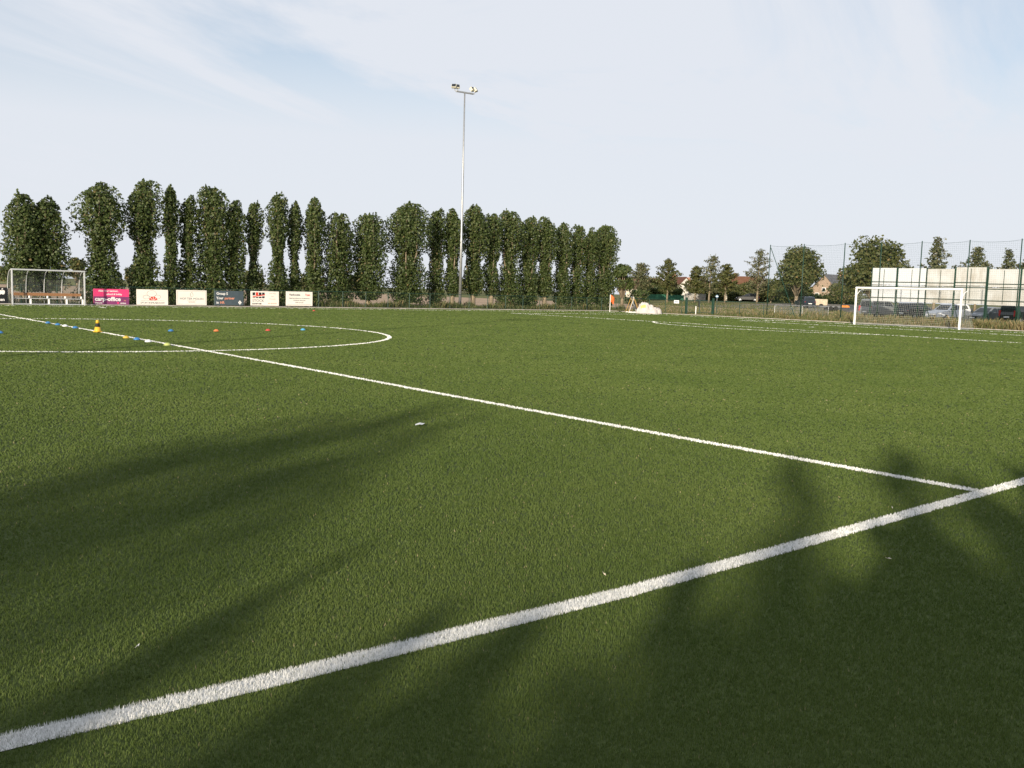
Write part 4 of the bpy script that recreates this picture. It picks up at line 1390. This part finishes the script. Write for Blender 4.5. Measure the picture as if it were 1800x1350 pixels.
W_CREAM = mat('render_cream', (.50, .45, .37), .85, .06)
W_WHITE = mat('render_white', (.58, .55, .50), .85, .05)
W_BRICK = mat('pale_brick', (.28, .20, .145), .9, scale=5, color2=(.37, .28, .21))
R_RED = mat('roof_tile_red', (0.081, 0.029, 0.017), .85, scale=2, color2=(0.114, 0.047, 0.027))
R_BROWN = mat('roof_tile_brown', (0.096, 0.051, 0.036), .85, scale=2, color2=(0.144, 0.078, 0.054))
R_ORANGE = mat('roof_tile_orange', (0.111, 0.045, 0.022), .85, scale=2, color2=(0.140, 0.067, 0.037))
R_SLATE = mat('roof_slate', (.075, .075, .085), .7, scale=2, color2=(.12, .12, .13))
house(145.5, 138.0, DV + 1.15, 6.0, 7.0, 2.2, 4.3, W_CREAM, R_BROWN, 'cream house with brown roof behind the loose young tree')
house(150.8, 133.6, DV + .35, 5.2, 8.0, 2.2, 4.7, W_WHITE, R_RED, 'white-gabled house with red roof, second from the left')
house(153.8, 131.0, DV + .75, 5.5, 7.0, 2.2, 4.0, W_BRICK, R_RED, 'brick-gabled house with red roof beside the white-gabled one')
house(160.3, 122.6, DV + .95, 7.6, 8.5, 2.3, 5.2, W_CREAM, R_ORANGE, 'cream house with long orange roof right of the young trees')
house(171.2, 106.8, DV - .9, 7.5, 8.0, 2.3, 6.0, W_BRICK, R_SLATE, 'brick-gabled house with dark slate roof between the two big trees')
house(164.8, 115.4, DV + .2, 4.6, 5.0, 2.1, 3.3, W_WHITE, R_BROWN, 'small white house glimpsed beneath the rust-tinged tree', chim=False, win=1)

# green screen and grey board fence in front of the gardens
sc = thing('green_screen', (121.1, 110.4, float(ground_h(121.1, 110.4))), DV, 'low green windbreak screen in front of the far gardens', 'fence')
for k in range(6):
    MB().tube([(-3.4 + k * 1.36, .03, 0), (-3.4 + k * 1.36, .03, 1.1)], .04, 6).build('post', M_GREEN, sc)
for k in range(5):
    MB().box(-3.38 + k * 1.36, -3.42 + (k + 1) * 1.36, -.01, .01, .08, 1.02).build('screen_panel', mat('screen_green', (.03, .13, .075), .8, .2, 1.5), sc)
sc = thing('board_fence', (124.9, 106.6, float(ground_h(124.9, 106.6))), DV, 'low weathered grey board fence right of the green screen', 'fence')
for k in range(14):
    MB().box(-1.95 + k * .28, -1.70 + k * .28, -.01, .012, .03, 1.25 + .02 * (k % 3)).build('board', mat('grey_board', (.26, .25, .23), .9, .2, 4), sc)
for z_ in (.3, 1.0):
    MB().box(-1.95, 1.95, .014, .05, z_, z_ + .09).build('rail', mat('grey_board', (.26, .25, .23)), sc)

# crowd barrier
cbx = thing('crowd_barrier', (63.4, 43.6, -.05), DV + .12, 'galvanised crowd barrier standing in the dry grass behind the fence', 'barrier')
for sxx in (-1, 1):
    s0 = sxx * 1.28
    MB().tube([(s0 - 1.22, 0, .18), (s0 - 1.22, 0, 1.05), (s0 - 1.15, 0, 1.12), (s0 + 1.15, 0, 1.12), (s0 + 1.22, 0, 1.05), (s0 + 1.22, 0, .18), (s0 - 1.22, 0, .18)], .028, 6).build('frame', M_GALV, cbx)
    for k in range(1, 18):
        x_ = s0 - 1.22 + 2.44 * k / 18
        MB().tube([(x_, 0, .2), (x_, 0, 1.1)], .014, 4).build('bar', M_GALV, cbx)
    for q in (-.9, .9):
        MB().tube([(s0 + q, -.3, .02), (s0 + q, 0, .18), (s0 + q, .3, .02)], .02, 5).build('foot', M_GALV, cbx)

# ------------------------------------------------------------------ corner flag
cf = thing('corner_flag', (HL + .02, yfar(HL) + .05, 0), 0, 'corner flag with orange cloth on a white pole', 'flag')
MB().tube([(0, 0, 0), (0, 0, 1.55)], .028, 8).build('pole', M_WHITEPAINT, cf)
V, F = [], []
for i in range(7):
    for j in range(5):
        q = i / 6
        off_ = .03 + .36 * q * (1 - .25 * j / 4)
        wv = .05 * math.sin(q * 7 + j * .7)
        V.append((off_ * .78 + wv * .6, -off_ * .62 + wv * .78, 1.53 - .145 * j - .24 * q + .03 * math.sin(q * 5)))
for i in range(6):
    for j in range(4):
        F.append((i * 5 + j, i * 5 + j + 1, (i + 1) * 5 + j + 1, (i + 1) * 5 + j))
fl = MB().add(V, F).build('flag_cloth', mat('flag_orange', (.80, .13, .03), .7, .1), cf, True)
md = fl.modifiers.new('cloth', 'SOLIDIFY')
md.thickness = .006

# tipped training goal: two triangles joined by bars
tg = thing('training_goal', (51.6, 52.85, .0), R(-38), 'small yellow and grey training goal tipped up beside the white tarpaulin', 'goal')
c_yel = mat('frame_yellow', (.33, .21, .06), .5, .1)
for k, y_ in enumerate((0, 1.5)):
    m_ = c_yel if k == 0 else M_GREYPAINT
    MB().tube([(-.42, y_, .05), (0, y_, 1.35)], .034, 8).build('upright', c_yel, tg)
    MB().tube([(0.03, y_ + .06, 1.35), (.58, y_ + .06, .05)], .045, 8).build('upright', m_, tg)
    MB().tube([(-.42, y_ - .07, .05), (.58, y_ - .07, .05)], .04, 8).build('foot_bar', M_WHITEPAINT, tg)
MB().tube([(-.34, -.08, .1), (.04, -.08, 1.33)], .03, 8).build('inner_bar', M_GREYPAINT, tg)
MB().tube([(0, 0, 1.38), (0, 1.5, 1.38)], .045, 8).build('ridge_bar', M_GREYPAINT, tg)
tn = MB()
for k in range(12):
    q = k / 11
    tn.tube([(.55 * q + .02, 0.03, 1.3 * (1 - q) + .06), (.55 * q + .02, 1.47, 1.3 * (1 - q) + .06)], .006, 3, False)
    tn.tube([(.03, .06 + 1.4 * q, 1.3), (.56, .06 + 1.4 * q, .07)], .006, 3, False)
o = tn.build('net', M_BLACK, tg)
o['kind'] = 'stuff'

# crumpled tarpaulin
n = 64
V, mi = [], []
q = np.random.default_rng(5)
ph = q.uniform(0, 6.28, 16)
lumps = [(-.42, .0, .62, .93), (.05, .05, .55, .72), (.62, -.05, .52, .50), (-.7, -.05, .45, .50), (.25, -.35, .5, .36)]
for j in range(n):
    for i in range(n):
        x_, y_ = -1.45 + 2.9 * i / (n - 1), -1.0 + 2.0 * j / (n - 1)
        z_ = 0
        for a_, b_, r_, h_ in lumps:
            d2 = ((x_ - a_) / r_) ** 2 + ((y_ - b_) / (r_ * 1.05)) ** 2
            z_ = max(z_, h_ * math.sqrt(max(0, 1 - d2)) if d2 < 1 else 0)
        fold = .5 * abs(math.sin(6 * x_ + 3 * math.sin(3 * y_ + ph[0]) + ph[1])) + .5 * abs(math.sin(8 * y_ - 4 * x_ + ph[2] + 2 * math.sin(4 * x_)))
        z_ = z_ + (.24 * (fold - .5) * min(1, z_ / .2) if z_ > .03 else 0)
        V.append((x_, y_, max(z_, -.03)))
F = [(j * n + i, j * n + i + 1, (j + 1) * n + i + 1, (j + 1) * n + i) for j in range(n - 1) for i in range(n - 1)]
F = [f for f in F if max(V[k][2] for k in f) > -.02]
tp = thing('tarpaulin_heap', (51.95, 51.3, .0), DV + .05, 'crumpled white tarpaulin heap beside the corner', 'tarpaulin')
b = MB().add(V, F)
for k, f in enumerate(F):
    cx_ = sum(V[i][0] for i in f) / 4
    cz_ = sum(V[i][2] for i in f) / 4
    cy_ = sum(V[i][1] for i in f) / 4
    b.mi[k] = 1 if (-.80 < cx_ < -.40 and cy_ < .05 and .48 + .25 * (cx_ + .6) < cz_ < .72 + .3 * (cx_ + .6)) else 0
b.build('sheet', [mat('tarp_white', (.50, .46, .43), .75, .10, 3), mat('tarp_green_print', (.48, .55, .14), .75)], tp, True)


# ------------------------------------------------------------------ training markers
def disc(x, y, m, label):
    t0 = thing('marker_disc', (x, y, .012), random.uniform(0, 6), label, 'marker', 'low training marker discs on the pitch')
    MB().lathe([(.088, .0), (.091, .006), (.078, .028), (.054, .052), (.034, .064), (.027, .064), (.027, .058), (.05, .046), (.074, .024), (.085, .0)], 24).build('dish', m, t0, True)
    return t0


c_blue = mat('disc_blue', (.035, .16, .38), .45, .05)
c_sky = mat('disc_sky_blue', (.08, .32, .52), .45, .05)
c_or = mat('disc_orange', (.62, .17, .05), .45, .05)
c_rd = mat('disc_red', (.42, .06, .04), .45, .05)
c_ye = mat('disc_yellow', (.52, .36, .05), .45, .05)
c_li = mat('disc_lime', (.40, .44, .14), .45, .05)
c_wh = mat('disc_white', (.66, .67, .68), .45, .03)
for x, y, m, lb in [(-2.83, 25.7, c_blue, 'blue disc cut by the left edge inside the centre circle'),
                    (-.24, 31.9, c_blue, 'farthest blue disc on the halfway line near the circle edge'), (-.22, 30.6, c_blue, 'second farthest blue disc on the halfway line'),
                    (-.22, 29.6, c_wh, 'white disc beyond the tall cone on the halfway line'), (-.19, 28.45, c_blue, 'blue disc nearest behind the tall cone on the halfway line'),
                    (-.24, 22.9, c_ye, 'yellow disc in front of the tall cone on the halfway line'), (-.2, 22.1, c_blue, 'blue disc next to the white one in front of the tall cone'),
                    (-.2, 21.15, c_wh, 'white disc in front of the tall cone, beside the lime one'), (-.18, 19.75, c_li, 'lime green disc nearest the camera on the halfway line'),
                    (2.13, 26.3, c_blue, 'lone dark blue disc left of the orange one inside the circle'), (3.56, 26.15, c_or, 'orange disc inside the centre circle'),
                    (5.43, 26.3, c_rd, 'red disc inside the centre circle'), (6.86, 26.55, c_sky, 'light blue disc rightmost in the centre circle'),
                    (18.7, 49.0, c_rd, 'tiny red disc near the far touchline below the rightmost board')]:
    disc(x, y, m, lb)
cn = thing('traffic_cone', (-.16, 26.0, .012), .4, 'yellow training cone with black band on the halfway line', 'cone')
cn.scale = (.88, .88, .94)
MB().bbox(-.12, .12, -.12, .12, 0, .03, .02).build('base', mat('cone_yellow', (.66, .40, .03), .45, .06), cn)
MB().lathe([(.112, .03), (.105, .05), (.085, .17)], 20).build('lower_sleeve', mat('cone_yellow', (.66, .40, .03)), cn, True)
MB().lathe([(.0845, .1703), (.062, .285)], 20).build('black_band', M_BLACK, cn, True)
MB().lathe([(.0615, .2853), (.048, .37), (.038, .385), (.02, .385)], 20).build('top_sleeve', mat('cone_yellow', (.66, .40, .03)), cn, True)

# ------------------------------------------------------------------ litter
pp = MB()
pp.add([(-.06, 0, .0), (-.02, -.03, .012), (.02, -.025, .003), (.07, -.01, .014), (.065, .03, .01), (.02, .02, .022), (-.03, .035, .006)], [(0, 1, 6), (1, 2, 5, 6), (2, 3, 4, 5)])
o = pp.build('paper_scrap', c_wh, None, False, (-2.07, 5.5, .028))
o.modifiers.new('t', 'SOLIDIFY').thickness = .003
tag(o, 'white paper scrap lying on the turf before the halfway line', 'litter')
for i, (x, y, rz, c_, lb) in enumerate([(-1.24, .16, .6, (.55, .50, .42), 'pale dry leaf by the near touchline left of the halfway line'), (-.40, .05, 2.0, (.10, .07, .05), 'dark leaf lying on the near touchline'),
                                        (-4.3, .22, 1.2, (.55, .48, .36), 'pale straw on the turf just above the near touchline'), (-2.6, -.55, 2.7, (.50, .46, .40), 'pale straw in the shaded turf below the near touchline'),
                                        (-6.73, .63, .3, (.75, .74, .70), 'tiny white scrap on the turf at lower left')]):
    lf = MB().add([(-.045, 0, 0), (-.012, -.011, .010), (.018, -.008, .004), (.046, .004, .014), (.016, .010, .008), (-.014, .009, .002)], [(0, 1, 5), (1, 2, 4, 5), (2, 3, 4)])
    o = lf.build('dry_leaf', mat('leaf_litter_%d' % i, c_, .8, .2, 20), None, False, (x, y, .027))
    o.rotation_euler = (0, 0, rz)
    o.scale = (.5, .35, .7) if i < 4 else (.25, .4, .8)
    o.modifiers.new('t', 'SOLIDIFY').thickness = .002
    tag(o, lb, 'litter')
